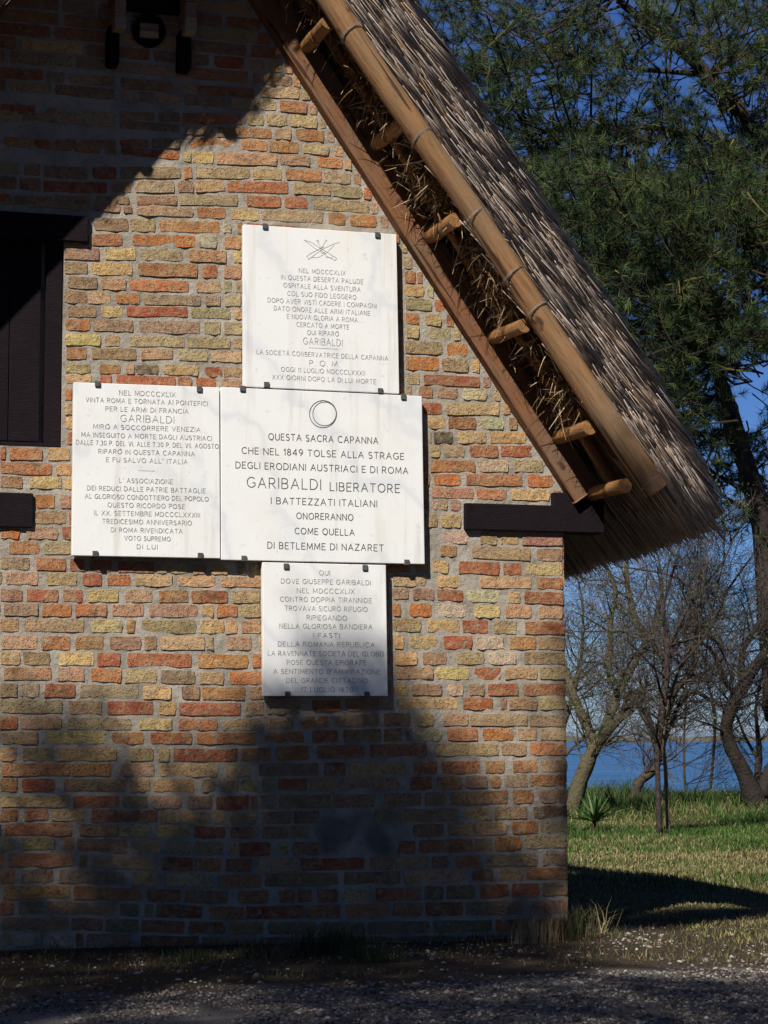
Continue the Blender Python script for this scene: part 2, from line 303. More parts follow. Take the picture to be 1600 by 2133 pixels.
# ------------------------------------------------------------------ the hut: rows of bricks read from the photograph
hut=thing('thatched_hut','brick hut gable with steep reed thatched roof and small dark shutter','hut',(0,0,0))
PAL={'r':(.40,.105,.048),'R':(.40,.085,.030),'o':(.49,.185,.072),'O':(.54,.165,.038),'p':(.43,.24,.155),'t':(.54,.36,.20),'y':(.66,.45,.20),
     'g':(.41,.295,.17),'b':(.31,.19,.115),'w':(.60,.50,.34),'k':(.085,.065,.05)}
ROWS=[
([(600,141)],"559-587y 592-612t"),
([(600,169)],"525-543p 544-608p 611-625y"),
([(455,190),(600,194)],"143-240t 250-360b 376-462t 410-531r 542-624y 628-650t"),
([(300,202),(600,222)],"20-110t 115-240b 253-277t 290-322b 328-376t 385-470b 480-576g 582-640o 645-662t"),
([(190,240),(460,247),(620,252)],"0-75r 97-137t 145-240t 250-322b 330-376b 380-505o 512-550t 555-598t 602-662y 667-680p"),
([(450,274),(620,280)],"45-100t 105-170t 176-240t 250-376b 385-443t 450-566o 572-608g 616-676o 680-697t"),
([(100,300),(450,298),(620,308)],"70-100r 115-160b 250-310o 315-375b 380-492O 501-556o 560-622o 630-686t 694-715t"),
([(450,330),(620,334)],"75-150r 155-210o 250-375r 382-398t 400-446y 449-578t 582-646p 660-713o 717-732t"),
([(150,360),(450,360),(620,364)],"50-85b 90-185b 250-376b 407-521t 526-587t 595-670o 672-731t 736-752p"),
([(150,390),(470,388),(620,392)],"0-35b 40-85b 90-224r 280-364t 369-404b 407-468y 473-601o 612-690g 691-755g 757-775o"),
([(60,416),(470,418),(620,422)],"30-110b 115-190b 200-270b 283-370b 372-496t 512-586o 592-640r 650-770g 773-788t"),
([(330,440),(620,450)],"195-250b 283-403g 409-470o 480-540y 543-674g 683-720o 729-785O"),
([(150,466),(330,470),(480,474)],"195-268b 270-325g 332-458o 463-482w 494-505o 840-850t"),
([(150,499),(330,501),(860,518)],"133-187r 190-255r 276-408O 412-452w 467-503o 838-848t"),
([(150,528),(330,530),(860,548)],"133-208b 217-284y 290-382t 392-472p 485-505y 840-858t"),
([(150,558),(330,562),(860,578)],"133-183b 190-277y 287-412o 420-455R 465-503p 842-866o 869-880o"),
([(150,588),(330,595),(860,606)],"140-203b 210-263t 269-394o 408-460t 466-482g 490-505p 842-884y 888-903w"),
([(150,618),(330,624),(860,634)],"133-182b 183-232y 240-292o 299-419p 427-460t 468-503t 844-900g 905-925o"),
([(150,649),(330,649),(860,664)],"140-201b 209-256y 263-392r 397-482g 487-505t 845-875o 885-920t 930-945r"),
([(150,676),(330,681),(860,692)],"135-188o 192-278p 288-417g 424-461g 466-505t 845-875y 885-940g 945-960t"),
([(150,707),(330,712),(860,723)],"136-210y 217-251y 269-384t 389-480g 485-505t 844-922p 931-975O"),
([(150,736),(330,738),(860,756)],"137-181o 190-285b 293-360t 370-433t 438-503t 844-916O 920-976g 982-1000y"),
([(150,767),(330,770),(860,789)],"135-190t 207-251o 262-280t 283-332k 338-414y 425-463R 465-505p 845-875g 882-1000r 1005-1023p"),
([(150,790),(330,793),(860,816)],"137-190t 207-233r 242-367r 370-400r 408-450r 462-505p 846-858p 872-902r 909-955g 963-1015w 1027-1043t"),
([(145,822),(860,851),(1100,853)],"135-150o 880-921r 928-1040y 1046-1063t"),
([(145,852),(860,880),(1100,883)],"135-152t 890-927y 933-993r 1000-1050w 1060-1078p"),
([(145,881),(900,911),(1100,912)],"137-152y 893-898t 904-945k 953-1013y 1020-1096y"),
([(60,910),(145,912),(900,940),(1100,940)],"140-152r 895-917t 924-968g 978-1040r 1042-1108r"),
([(60,946),(145,946),(900,971),(1100,971)],"0-12r 20-89o 99-146t 896-991o 996-1060w 1070-1132g"),
([(60,976),(900,999),(1100,1001)],"0-109o 117-150y 903-960O 970-1088o 1098-1152O"),
([(60,1005),(900,1026),(1100,1031)],"0-48p 59-129y 134-150y 900-987p 992-1056o 1064-1145y"),
([(60,1044),(900,1051),(1100,1058)],"71-115o 125-150p 900-933g 938-960p 962-1180m"),
([(60,1077),(900,1084),(1100,1090)],"70-138p 143-150o 918-960t 962-1180m"),
([(60,1109),(900,1120),(1100,1122)],"0-42O 56-121g 129-150r 880-920m 923-975w 976-998m 1000-1036g 1042-1080g 1087-1172p"),
([(60,1141),(900,1146),(1100,1155)],"0-4y 18-82o 89-150g 880-915m 917-952o 953-980m 983-1106p 1118-1172p"),
([(60,1174),(480,1187),(900,1179),(1100,1186)],"0-62b 74-137o 145-178r 185-234r 245-322r 325-390g 402-430p 439-475t 495-513g 900-936y 937-953m 955-1042r 1048-1086r 1093-1172y"),
([(100,1206),(480,1212),(850,1210),(1150,1215)],"12-80t 97-161g 172-212r 223-273o 280-360y 368-449y 460-545t 818-886y 910-958y 959-998m 1000-1107y 1117-1173r"),
([(100,1241),(480,1243),(850,1237),(1150,1246)],"0-48p 54-122r 131-173r 182-248y 260-318p 330-392o 399-475r 483-543g 817-852g 859-905p 910-965r 970-1042w 1058-1085y 1092-1174r"),
([(100,1271),(480,1273),(850,1270),(1150,1276)],"7-80p 87-150o 156-223o 232-300p 310-412g 419-447y 451-495o 500-545g 817-835o 852-900O 911-972w 973-985m 986-1042y 1052-1108y 1123-1173y"),
([(100,1303),(480,1306),(850,1302),(1150,1309)],"0-40p 48-176g 190-256y 263-282o 295-410g 417-468y 469-494y 502-545t 818-877g 888-958y 962-1017r 1028-1077t 1093-1176r"),
([(100,1339),(480,1340),(850,1337),(1150,1340)],"3-78t 85-147o 157-216o 227-294p 300-327p 333-427y 430-445y 470-525g 538-545y 820-842y 852-911y 923-985R 991-1050w 1060-1117o 1120-1177t"),
([(100,1372),(480,1377),(850,1372),(1150,1371)],"0-42t 47-105b 122-196y 202-252r 265-400o 412-518O 525-545o 820-869y 880-930p 950-1009g 1015-1076w 1091-1178b"),
([(100,1404),(480,1413),(850,1402),(1150,1402)],"7-107t 120-176t 188-254o 260-327y 333-407b 415-466t 478-545O 825-904p 909-978y 987-1046R 1052-1119t 1123-1178t"),
([(100,1438),(480,1445),(850,1437),(1150,1436)],"0-37b 42-82w 92-157r 165-290g 297-359y 377-417b 420-511o 520-550t 822-851y 857-921p 932-966w 977-1010p 1016-1080r 1090-1180o"),
([(100,1472),(480,1478),(850,1465),(1150,1466)],"0-131g 142-213b 223-320r 330-367y 372-502r 511-550t 555-625g 650-710r 720-790b 795-815t 830-954y 963-1027R 1042-1055p 1060-1119p 1123-1180y"),
([(100,1506),(480,1510),(850,1498),(1150,1501)],"0-37o 41-129t 140-275g 290-360y 370-453o 462-550y 552-613g 622-685O 700-790b 800-855b 870-903y 923-975p 979-1098p 1102-1180t"),
([(100,1537),(480,1538),(850,1530),(1150,1530)],"2-80g 95-223y 233-300o 313-400r 408-535o 545-635O 650-705r 715-795b 800-838b 865-920w 931-995o 1005-1070O 1078-1119t 1125-1181t"),
([(100,1571),(480,1573),(850,1562),(1150,1560)],"0-35y 47-110t 118-245y 270-320g 328-355y 360-496r 503-565o 575-645o 660-760r 770-890o 905-1040g 1044-1097p 1103-1182o"),
([(100,1603),(480,1605),(850,1600),(1150,1596)],"3-145o 148-232o 252-322g 332-455y 470-525y 540-665b 675-720r 728-845y 862-912r 920-1000o 1010-1052o 1068-1120o 1128-1183t"),
([(100,1635),(480,1636),(850,1632),(1150,1625)],"0-37o 45-115r 133-262b 270-313y 318-405y 420-448g 455-498y 503-540y 545-575g 580-640r 645-700g 708-835g 855-900r 910-962o 970-1015p 1050-1100t 1104-1182o"),
([(100,1669),(480,1672),(850,1666),(1150,1658)],"2-144t 152-250r 255-307b 315-377t 390-442b 450-518r 523-537r 540-578g 582-690b 693-782b 800-878b 885-928b 940-1058b 1067-1112o 1122-1183p"),
([(100,1697),(480,1705),(850,1699),(1150,1691)],"0-38o 50-100r 107-175y 190-328r 335-375y 376-439y 444-473y 480-535g 545-608b 610-665b 670-775m 780-818b 832-955b 966-1024y 1030-1098b 1110-1183k"),
([(100,1727),(480,1735),(850,1731),(1150,1722)],"10-150o 165-247b 250-314y 325-395y 403-470r 480-530r 545-645b 650-845m 860-925b 932-1056y 1066-1120o 1124-1183g"),
([(100,1757),(480,1769),(850,1765),(1150,1753)],"0-30g 42-115y 132-155o 160-265b 272-335y 348-400g 403-465g 478-500y 500-565r 580-602y 610-670b 676-815m 825-866r 872-985r 990-1025b 1030-1088O 1092-1182t"),
([(100,1791),(480,1803),(850,1797),(1150,1790)],"14-152o 165-182b 193-325t 338-404r 405-462o 470-525r 538-620t 628-760r 770-820b 822-893t 900-935b 948-1000o 1014-1120g 1130-1183g"),
([(100,1824),(480,1836),(850,1827),(1150,1819)],"0-31o 44-111b 124-260b 276-332y 345-447t 455-546o 553-705b 715-835b 842-970t 983-1028r 1040-1090y 1095-1183o"),
([(100,1858),(480,1870),(850,1862),(1150,1852)],"7-147o 152-294o 307-378r 388-475b 495-560r 580-615r 620-650r 660-705r 716-770y 782-880r 883-925b 930-990b 1000-1060r 1130-1182b"),
([(100,1890),(480,1902),(850,1895),(1150,1889)],"0-30r 38-92b 97-240p 250-290b 300-320b 325-422r 436-510o 512-635r 637-710r 720-810o 818-880o 886-965r 970-1090b 1105-1183b"),
([(100,1924),(480,1934),(850,1932),(1150,1926)],"3-145p 148-215b 220-290b 295-385r 393-470r 480-550o 558-660b 666-760b 766-895b 902-1025b 1032-1110r 1115-1183r"),
([(100,1956),(480,1964),(850,1962),(1150,1957)],"0-25g 30-85w 88-150w 180-275p 292-415r 420-535b 540-620b 630-820r 830-960b 970-1080r"),
([(100,1988),(480,1992),(850,1990),(1150,1984)],""),
]
def ext(anch,x):
    a=anch
    if x<=a[0][0] or len(a)==1:
        x0,y0=a[0] if x<=a[0][0] else a[-1]; return y0+(x-x0)*(1500-y0)/15000
    if x>=a[-1][0]: x0,y0=a[-1]; return y0+(x-x0)*(1500-y0)/15000
    for (x0,y0),(x1,y1) in zip(a,a[1:]):
        if x0<=x<=x1: return y0+(y1-y0)*(x-x0)/(x1-x0)
# further rows above the frame, up to the apex of the gable
rows=[]
y=113
top=[]
while y>-370: top.append(([(600,y)],"")); y-=28
rows=top[::-1]+ROWS
# gable outline on the wall plane
RK0,RK1=W(520,0),W(1178,1024)
sd=(RK1-RK0); sd.y=0; sd.normalize()                 # down the right slope
sn=Vector((-sd.z,0,sd.x)); 
if sn.z<0: sn=-sn                                    # outward normal of the right slope
LK=W(60,0)
AX=(RK0.x+LK.x)/2                                    # the gable's axis
AZ=RK0.z+(RK0.x-AX)*(-sd.z/sd.x)                     # apex height
EZ=W(1178,1030).z                                    # eave height at the wall
def rake_x(z): return AX+(AZ-z)*(sd.x/-sd.z)
WL=2*AX                                              # left corner of the hut (mirror of x=0)
DEPTH=4.6
OPEN=[(W(-215,600).x, W(131,700).x, W(60,930).z, W(60,462).z)]     # shutter opening

def brick_vf(cx,cz,wd,ht,ang,col,seed,rough,prot):
    rg=random.Random(seed); nx_,nz_=8,5; hs=rg.uniform(-.0015,.0015); vs=[]; cols=[]
    e_=1-.004/wd; us=[-1.0,-e_,-.6,-.2,.2,.6,e_,1.0]; vz=[-1.0,-.94,0,.94,1.0]
    kk=rg.uniform(.7,1.2); alt=rg.choice([(.42,.265,.15),(.34,.12,.06),(.26,.145,.085),(.31,.245,.13)]); c2=[(c*.55+a_*.45)*kk for c,a_ in zip(col,alt)]
    flip=rg.random()<.5
    o=Vector((cx*31,cz*37,seed*.01)); sag=rg.uniform(-.05,.05)
    er=[rg.uniform(-.01,.012)*ht/.05 for _ in range(4)]
    for j,v in enumerate(vz):
        for i,u in enumerate(us):
            edge=(i in(0,7)) or (j in(0,4)); sub=(i in(1,6)) or (j in(1,3))
            x=u*wd/2; z=v*ht/2
            # rounded, chipped outline
            if abs(u)>.9 and abs(v)>.7: x-=(.0022 if u>0 else -.0022)*(1+1.5*rough); z*=.975-.03*rough
            nn=mn.noise(Vector((x*34+cx*50,z*30,cz*50+seed)))
            nn2=mn.noise(Vector((x*70+cx*50,z*60,cz*50+seed+9)))
            if abs(v)>.7: z+=(nn*.0042+nn2*.002)*(1+rough)*(1 if v>0 else 1)+sag*u*u*.02
            if abs(u)>.9: x+=nn*.005*(1+rough)
            if edge: yy=.012
            else:
                yy=-prot+ (nn*.0024+nn2*.0018)*(1+2.2*rough)
                if sub: yy+=.0005+.0018*rough
            X=x*math.cos(ang)-z*math.sin(ang); Z=x*math.sin(ang)+z*math.cos(ang)
            vs.append((X,yy,Z)); k=1+.18*nn
            t=max(0,min(1,.5+nn*.8+(u if flip else -u)*.25))
            cols.append(tuple(max(0,(a*(1-t)+b*t)*k) for a,b in zip(col,c2)))
    fs=[(j*nx_+i,j*nx_+i+1,(j+1)*nx_+i+1,(j+1)*nx_+i) for j in range(nz_-1) for i in range(nx_-1)]
    return vs,fs,cols
bricks=[]     # (visible size, args)
hidden=[((505,465),(832,820)),((150,795),(459,1160)),((459,805),(885,1175)),((547,1170),(808,1450))]
def in_plaque(px,py): return any(a[0]+4<px<b[0]-4 and a[1]+4<py<b[1]-4 for a,b in hidden)
def pxof(p):
    d=p-CAM; k=d.dot(fwd); return 800+FPX*d.dot(RT)/k, 1066.5-FPX*d.dot(UP)/k
seed=0
for ri,(an,txt) in enumerate(rows):
    items=[]
    for t in txt.split():
        c=t[-1]; a,b=t[:-1].split('-'); items.append((float(a),float(b),c))
    items.sort()
    pitch=33
    nxt=rows[ri+1][0] if ri+1<len(rows) else None; prv=rows[ri-1][0] if ri else None
    def ht_at(x):
        y0=ext(an,x); d=[]
        if nxt: d.append(ext(nxt,x)-y0)
        if prv: d.append(y0-ext(prv,x))
        return max(20,min(34,min(d)))*.87
    # fill what the list leaves open
    zc=W(600,ext(an,600)).z
    def limit(x):
        p=W(x,ext(an,x)); return p.x<(rake_x(p.z)-.005 if p.z>EZ else 0) and p.x>(2*AX-rake_x(p.z)+.01 if p.z>EZ else WL)
    segs=[]; cur=-900.0
    while cur<0 and not limit(cur): cur+=6
    xend=1184.0
    while xend>-700 and not limit(xend-2): xend-=3
    edge=cur
    for a,b,c in items+[(xend,xend,'')]:
        if a-edge>26:
            x=edge+(7 if edge>cur else 0)
            while x<a-7:
                wd=random.choice([62,64,66,118,124,130,40]); e=min(x+wd,a-7)
                if a-7-e<24: e=a-7
                if e-x>12: segs.append((x,e,random.choice('rrobbptygboo'),True))
                x=e+random.uniform(6,10)
        if c and c!='m': segs.append((a,b,c,False))
        edge=max(edge,b)
    for a,b,c,auto in segs:
        b=min(b,xend) if b<1170 else b
        m=(a+b)/2; ym=ext(an,m)
        P=W(m,ym); A=W(a,ext(an,a)); B=W(b,ext(an,b))
        wd=(B-A).length
        if wd<.012: continue
        h=ht_at(m); ht=W(m,ym-h/2).z-W(m,ym+h/2).z
        if any(o[0]-.005<P.x<o[1]+wd*.3 and o[2]-ht*.3<P.z<o[3]+ht*.3 for o in OPEN): 
            continue
        ang=math.atan2(B.z-A.z,B.x-A.x); seed+=1
        rough={'R':.9,'O':.7,'w':.55,'g':.5,'y':.45,'k':.6}.get(c,random.uniform(0,.35))
        col=PAL[c]; col=tuple(min(.75,v*random.uniform(.86,1.14)) for v in col)
        vis=0 if (in_plaque(m,ym) or b<4 or ym<-8 or ym>1985 or a>1180) else (min(b,1185)-max(a,0))*h
        bricks.append((vis,(P.x,P.z,wd,ht,ang,col,seed,rough,random.uniform(.0030,.0068)-.001*(rough>.6))))
bricks.sort(key=lambda t:-t[0])

# gable wall: mortar sheet with real relief, slab behind it
mb=MB(); st=.018
X0,X1=WL-.0,0.0; Z0,Z1=-.12,AZ
nxg=int((X1-X0)/st); nzg=int((Z1-Z0)/st)
idx={}; vs=[]; fs=[]; wc=[]
xa=[X0+(X1-X0)*i/nxg for i in range(nxg+1)]; za=[Z0+(Z1-Z0)*i/nzg for i in range(nzg+1)]
for o in OPEN:                                       # snap the grid to the opening
    for val in o[:2]: k=min(range(len(xa)),key=lambda i:abs(xa[i]-val)); xa[k]=val
    for val in o[2:]: k=min(range(len(za)),key=lambda i:abs(za[i]-val)); za[k]=val
def vid(i,j):
    if (i,j) not in idx:
        x,z=xa[i],za[j]; y=mn.noise(Vector((x*24,z*24,1)))*.0022+mn.noise(Vector((x*60,z*60,4)))*.0014+.0004
        if i in(0,nxg): y=.006
        if any(o[0]-1e-4<=x<=o[1]+1e-4 and o[2]-1e-4<=z<=o[3]+1e-4 for o in OPEN): y=-.001
        px_,py_=pxof(Vector((x,0,z)))
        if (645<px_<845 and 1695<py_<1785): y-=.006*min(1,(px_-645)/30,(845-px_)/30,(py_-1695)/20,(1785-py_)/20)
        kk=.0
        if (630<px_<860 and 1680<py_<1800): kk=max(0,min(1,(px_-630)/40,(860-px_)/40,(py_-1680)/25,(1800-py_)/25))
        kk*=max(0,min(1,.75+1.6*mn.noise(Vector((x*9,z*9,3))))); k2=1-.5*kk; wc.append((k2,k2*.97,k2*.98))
        idx[(i,j)]=len(vs); vs.append((x,y,z))
    return idx[(i,j)]
for i in range(nxg):
    for j in range(nzg):
        xm=(xa[i]+xa[i+1])/2; zm=(za[j]+za[j+1])/2
        if zm>EZ and abs(xm-AX)>rake_x(zm)-AX+.03: continue
        if any(o[0]<xm<o[1] and o[2]<zm<o[3] for o in OPEN): continue
        fs.append((vid(i,j),vid(i+1,j),vid(i+1,j+1),vid(i,j+1)))
mb.addc(vs,fs,wc)
for o in OPEN:                                       # reveals
    a,b,c,d=o
    mb.add([(a,-.001,c),(b,-.001,c),(b,.07,c),(a,.07,c),(a,-.001,d),(b,-.001,d),(b,.07,d),(a,.07,d)],[(0,1,2,3),(5,4,7,6),(1,5,6,2),(4,0,3,7)])
wall=mb.build('gable_wall',M['mortar'],hut,smooth=True)
mb=MB()
def prism(mb,pts,y0,y1,col=None):
    n=len(pts); mb.add([(x,y0,z) for x,z in pts]+[(x,y1,z) for x,z in pts],[tuple(range(n)),tuple(range(2*n-1,n-1,-1))]+[(i,i+n,(i+1)%n+n,(i+1)%n) for i in range(n)],col)
prism(mb,[(X0+.004,-.12),(X1-.004,-.12),(X1-.004,EZ),(rake_x(EZ),EZ),(AX,AZ),(2*AX-rake_x(EZ),EZ),(X0+.004,EZ)],.07,.28)
mb.box((X1-.06,.005,-.12),(X1-.005,.07,EZ)); mb.box((X0+.005,.005,-.12),(X0+.06,.07,EZ))
mb.box((X1-.28,.281,-.12),(X1-.006,DEPTH,EZ)); mb.box((X0+.006,.281,-.12),(X0+.28,DEPTH,EZ))
prism(mb,[(X0+.3,-.12),(X1-.3,-.12),(X1-.3,EZ),(rake_x(EZ)-.05,EZ),(AX,AZ-.05),(2*AX-rake_x(EZ)+.05,EZ),(X0+.3,EZ)],DEPTH-.28,DEPTH)
mb.build('wall_core',M['mortar'],hut)
for vis,a in bricks[:300]:
    b=MB(); vs,fs,cols=brick_vf(*a); b.addc(vs,fs,cols)
    o=b.build('brick',M['brick'],wall,smooth=True,auto=33); o.location=(a[0],0,a[1])
b=MB()
for vis,a in bricks[300:]:
    vs,fs,cols=brick_vf(*a); b.addc([(v[0]+a[0],v[1],v[2]+a[1]) for v in vs],fs,cols)
# the side wall round the corner, same bond
z=.02; r=0
while z<EZ-.03:
    yy=.0 if r%2 else .0; first=True
    while yy<DEPTH-.1:
        L=(.125 if (first and r%2) else random.choice([.25,.26,.125])); first=False
        vs,fs,cols=brick_vf(yy+L/2,z+.026,L,.052,0,PAL[random.choice('rootpybg')],seed,.2,.005); seed+=1
        b.addc([(-v[1]-.005 if v[1]<.01 else -.012, yy+L/2+v[0], z+.026+v[2]) for v in vs],fs,cols); yy+=L+.012
    z+=.0705; r+=1
o=b.build('brick_infill',M['brick'],wall,smooth=True,auto=33); stuff(o)

# ------------------------------------------------------------------ shutter, lintel, beams
def bevel(o,wd=.004,seg=2):
    m=o.modifiers.new('bevel','BEVEL'); m.width=wd; m.segments=seg; m.limit_method='ANGLE'
def pbox(px0,py0,px1,py1,yf,yb,name,m,par=hut,bev=.004):
    A=W(px0,(py0+py1)/2,yf); B=W(px1,(py0+py1)/2,yf); T=W((px0+px1)/2,py0,yf).z; Bo=W((px0+px1)/2,py1,yf).z
    mb=MB(); c=Vector(((A.x+B.x)/2,(yf+yb)/2,(T+Bo)/2)); mb.box((A.x-c.x,yf-c.y,Bo-c.z),(B.x-c.x,yb-c.y,T-c.z))
    o=mb.build(name,m,par); o.location=c; bevel(o,bev); return o
o0=OPEN[0]
sh=bpy.data.objects.new('shutter',None); C.objects.link(sh); sh.parent=hut; sh.location=((o0[0]+o0[1])/2,.02,o0[2])
def sbox(x0,x1,z0,z1,y0,y1,name):
    mb=MB(); c=Vector(((x0+x1)/2,(y0+y1)/2,(z0+z1)/2)); mb.box((x0-c.x,y0-c.y,z0-c.z),(x1-c.x,y1-c.y,z1-c.z))
    o=mb.build(name,M['darkwood'],sh); o.location=c-sh.location; bevel(o,.003); return o
fx=W(96,700).x
sbox(fx,o0[1]-.004,o0[2]+.004,o0[3]-.004,.012,.066,'frame_stile')
sbox(o0[0]+.004,o0[0]+.075,o0[2]+.004,o0[3]-.004,.012,.066,'frame_stile')
sbox(o0[0]+.077,fx-.002,o0[2]+.004,o0[2]+.022,.018,.066,'bottom_rail')
xx=o0[0]+.08; pw=(fx-.02-xx)/4
for k in range(4): sbox(xx+k*pw+.0015,xx+(k+1)*pw-.0015,o0[2]+.026,o0[3]-.01,.028+.001*(k%2),.062,'plank')
pbox(-250,436,184,490,-.03,.05,'lintel',M['darkwood'])
pbox(-150,1024,69,1096,-.022,.05,'tie_beam',M['darkwood'])
# the wall plate whose stepped end shows beyond the corner
A=W(970,1075,-.03); B=W(1259,1080,-.03); t1=W(1060,1050,-.03).z; t2=W(1210,1030,-.03).z; bt=W(1100,1106,-.03).z; sx=W(1152,1040,-.03).x
mb=MB(); prism(mb,[(A.x,bt),(B.x,bt),(B.x,t2),(B.x-.035,t2+.006),(sx,t2+.006),(sx,t1),(A.x,t1)],-.03,.11)
o=mb.build('wall_plate',M['darkwood'],hut); bevel(o,.004)

# corbels and flue near the top left
for (x0,x1,yt,yb_,xc0,xc1,yc) in ((239,263,-60,57,226,250,132),(386,410,-60,66,374,400,143)):
    pbox(xc0,yb_-6,xc1,yc,-.09,.02,'corbel',M['darkwood'],bev=.012)
    yy=yb_; 
    for k in range(5):
        A=W(x0,yy,-.17); B=W(x1,yy,-.17); zt=W(x0,yy-29,-.17).z; zb=A.z
        mb=MB(); mb.box((A.x,-.17+random.uniform(-.004,.004),zb+.003),(B.x,.0,zt),tuple(c*random.uniform(.7,1) for c in PAL['tproy'[k]]))
        q=mb.build('pier_brick',M['brick'],hut); bevel(q,.005); yy-=30
    mb=MB(); A=W(x0+2,yb_-2,-.165); B=W(x1-2,yb_,-.165); mb.box((A.x,-.165,A.z),(B.x,0.005,A.z+.33)); mb.build('pier_mortar',M['mortar'],hut)
pc=W(311,62,-.03); R=.078; mb=MB(); vs=[];fs=[]; ns=28
for (rr,yy) in ((R,.0),(R,-.035),(R-.012,-.035),(R-.012,.0)):
    for k in range(ns): a=2*math.pi*k/ns; vs.append((rr*math.cos(a),yy,rr*math.sin(a)))
for q in range(3):
    for k in range(ns): fs.append((q*ns+k,q*ns+(k+1)%ns,(q+1)*ns+(k+1)%ns,(q+1)*ns+k))
mb.add(vs,fs); vs=[(.066*math.cos(2*math.pi*k/ns),-.012,.066*math.sin(2*math.pi*k/ns)) for k in range(ns)]; mb.add(vs,[tuple(range(ns-1,-1,-1))])
fl=mb.build('flue_pipe',M['darkwood'],hut); fl.location=(pc.x,0,pc.z)
for dz,c in ((-.022,'t'),(.014,'b')):
    mb=MB(); mb.box((-.045,-.034,-.016),(.045,-.0125,.017),PAL[c]); q=mb.build('plug_brick',M['brick'],fl); q.location=(0,0,dz); bevel(q,.004)
pbox(266,-70,384,22,-.05,.0,'dark_recess_board',M['darkwood'])  # dark board stands in for the blackness of the recess between the piers

# ------------------------------------------------------------------ roof timbers
XL=.36      # unseen left verge lengthened towards the ridge to shape its shadow on the wall
_za,_zb=W(0,-181).z,W(0,241).z
def xl_s(s): z=RK0.z+sd.z*s; return XL*min(1.15,max(-.15,(z-_zb)/(_za-_zb)))
def rp(s,n,y): return Vector((RK0.x,0,RK0.z))+sd*s+sn*n+Vector((0,y,0))
def sn_of(p): q=p-RK0; return q.dot(sd), q.dot(sn)
S_TOP=-(Vector((AX,0,AZ))-RK0).length; S_END=sn_of(W(1230,1035,-.2))[0]
MIR=lambda p: Vector((2*AX-p.x,p.y,p.z))
def bar(name,m,p0,p1,hn,hy,side,par=hut,seg=14,wob=.004,bev=.006):
    """rectangular timber from p0 to p1, slightly wavy; cross-section hn (normal) x hy (depth)"""
    L=(p1-p0).length; vs=[];fs=[]
    for i in range(seg+1):
        t=i/seg*L
        for a,b in ((0,0),(1,0),(1,1),(0,1)):
            nn=mn.noise(Vector((t*1.7,a*3,b*5)))*wob*2+mn.noise(Vector((t*7,a*3,b*5)))*wob
            vs.append(Vector((t,b*hy+nn,a*hn+nn)))
    for i in range(seg):
        for k in range(4): fs.append((i*4+k,(i+1)*4+k,(i+1)*4+(k+1)%4,i*4+(k+1)%4))
    fs+= [(3,2,1,0),(seg*4,seg*4+1,seg*4+2,seg*4+3)]
    mb=MB(); mb.add(vs,fs); o=mb.build(name,m,par); bevel(o,bev)
    x=(p1-p0).normalized(); z=sn if side>0 else Vector((-sn.x,0,sn.z)); y=Vector((0,side,0))
    o.matrix_world=Matrix(((x.x,y.x,z.x,p0.x),(x.y,y.y,z.y,p0.y),(x.z,y.z,z.z,p0.z),(0,0,0,1)))
    return o
bar('rake_beam',M['beam'],rp(S_TOP-.02,-.01,-.065),rp(S_END,-.01,-.065),.150,.075,1)
bar('rake_beam',M['beam'],MIR(rp(S_TOP+.1,.0,.01)),MIR(rp(S_END,.0,.01)),.150,.075,-1)
def log(name,m,p0,p1,r0,r1,par=hut,sides=14,seg=22,wob=.4):
    L=(p1-p0).length; mb=MB(); pts=[];rad=[]
    sdn=random.random()*50
    for i in range(seg+1):
        t=i/seg; pts.append((t*L, r0*wob*mn.noise(Vector((t*L*1.1,sdn,0))), r0*wob*mn.noise(Vector((t*L*1.1,sdn,9)))))
        rad.append((r0+(r1-r0)*t)*(1+.09*mn.noise(Vector((t*L*2.2,sdn,2)))+.07*mn.noise(Vector((t*L*9,sdn,7)))))
    mb.tube(pts,rad,sides,jit=.03); o=mb.build(name,m,par,smooth=True,auto=50)
    x=(p1-p0).normalized(); y=Vector((0,-1,0)) if abs(x.y)<.9 else Vector((0,0,1)); z=x.cross(y).normalized(); y=z.cross(x)
    o.matrix_world=Matrix(((x.x,y.x,z.x,p0.x),(x.y,y.y,z.y,p0.y),(x.z,y.z,z.z,p0.z),(0,0,0,1)))
    return o
YP=-.52
PA,PB=W(688,0,YP),W(1366,1022,YP)
PD=(PB-PA).normalized(); pole_n=sn_of(PA)[1]
PT=PA-PD*((PA-rp(S_TOP,0,0)).length*.92)
log('verge_pole',M['pole'],PT,PB,.050,.058,sides=20,seg=60,wob=.34)
pm=log('verge_pole',M['pole'],MIR(PT)+Vector((0,-.24,0)),MIR(PB)+Vector((0,.05,0)),.050,.058)
log('rafter_pole',M['purlin'],rp(S_TOP+.1,.165,-.16),rp(S_END+.02,.165,-.16),.024,.028,wob=.6)
PUR=[((642,97),(694,53)),((785,300),(850,265)),((900,494),(966,453)),((1030,703),(1097,666)),((1165,910),(1232,880)),((1240,1028),(1304,1004))]
for a,b_ in PUR:
    p=W(a[0],a[1],-.07); q=Vector((p.x+random.uniform(-.01,.01),-.465,p.z-.008)); p0=Vector((p.x,-.02,p.z+.004))
    log('purlin',M['purlin'],p0,q,.036,.034,wob=.3,seg=10)
for k in range(7):
    s=S_TOP+.45+k*.47; p=MIR(rp(s,.12,0)); log('purlin',M['purlin'],Vector((p.x,.05,p.z)),Vector((p.x,-.52-xl_s(s),p.z)),.036,.034,seg=6,sides=10)
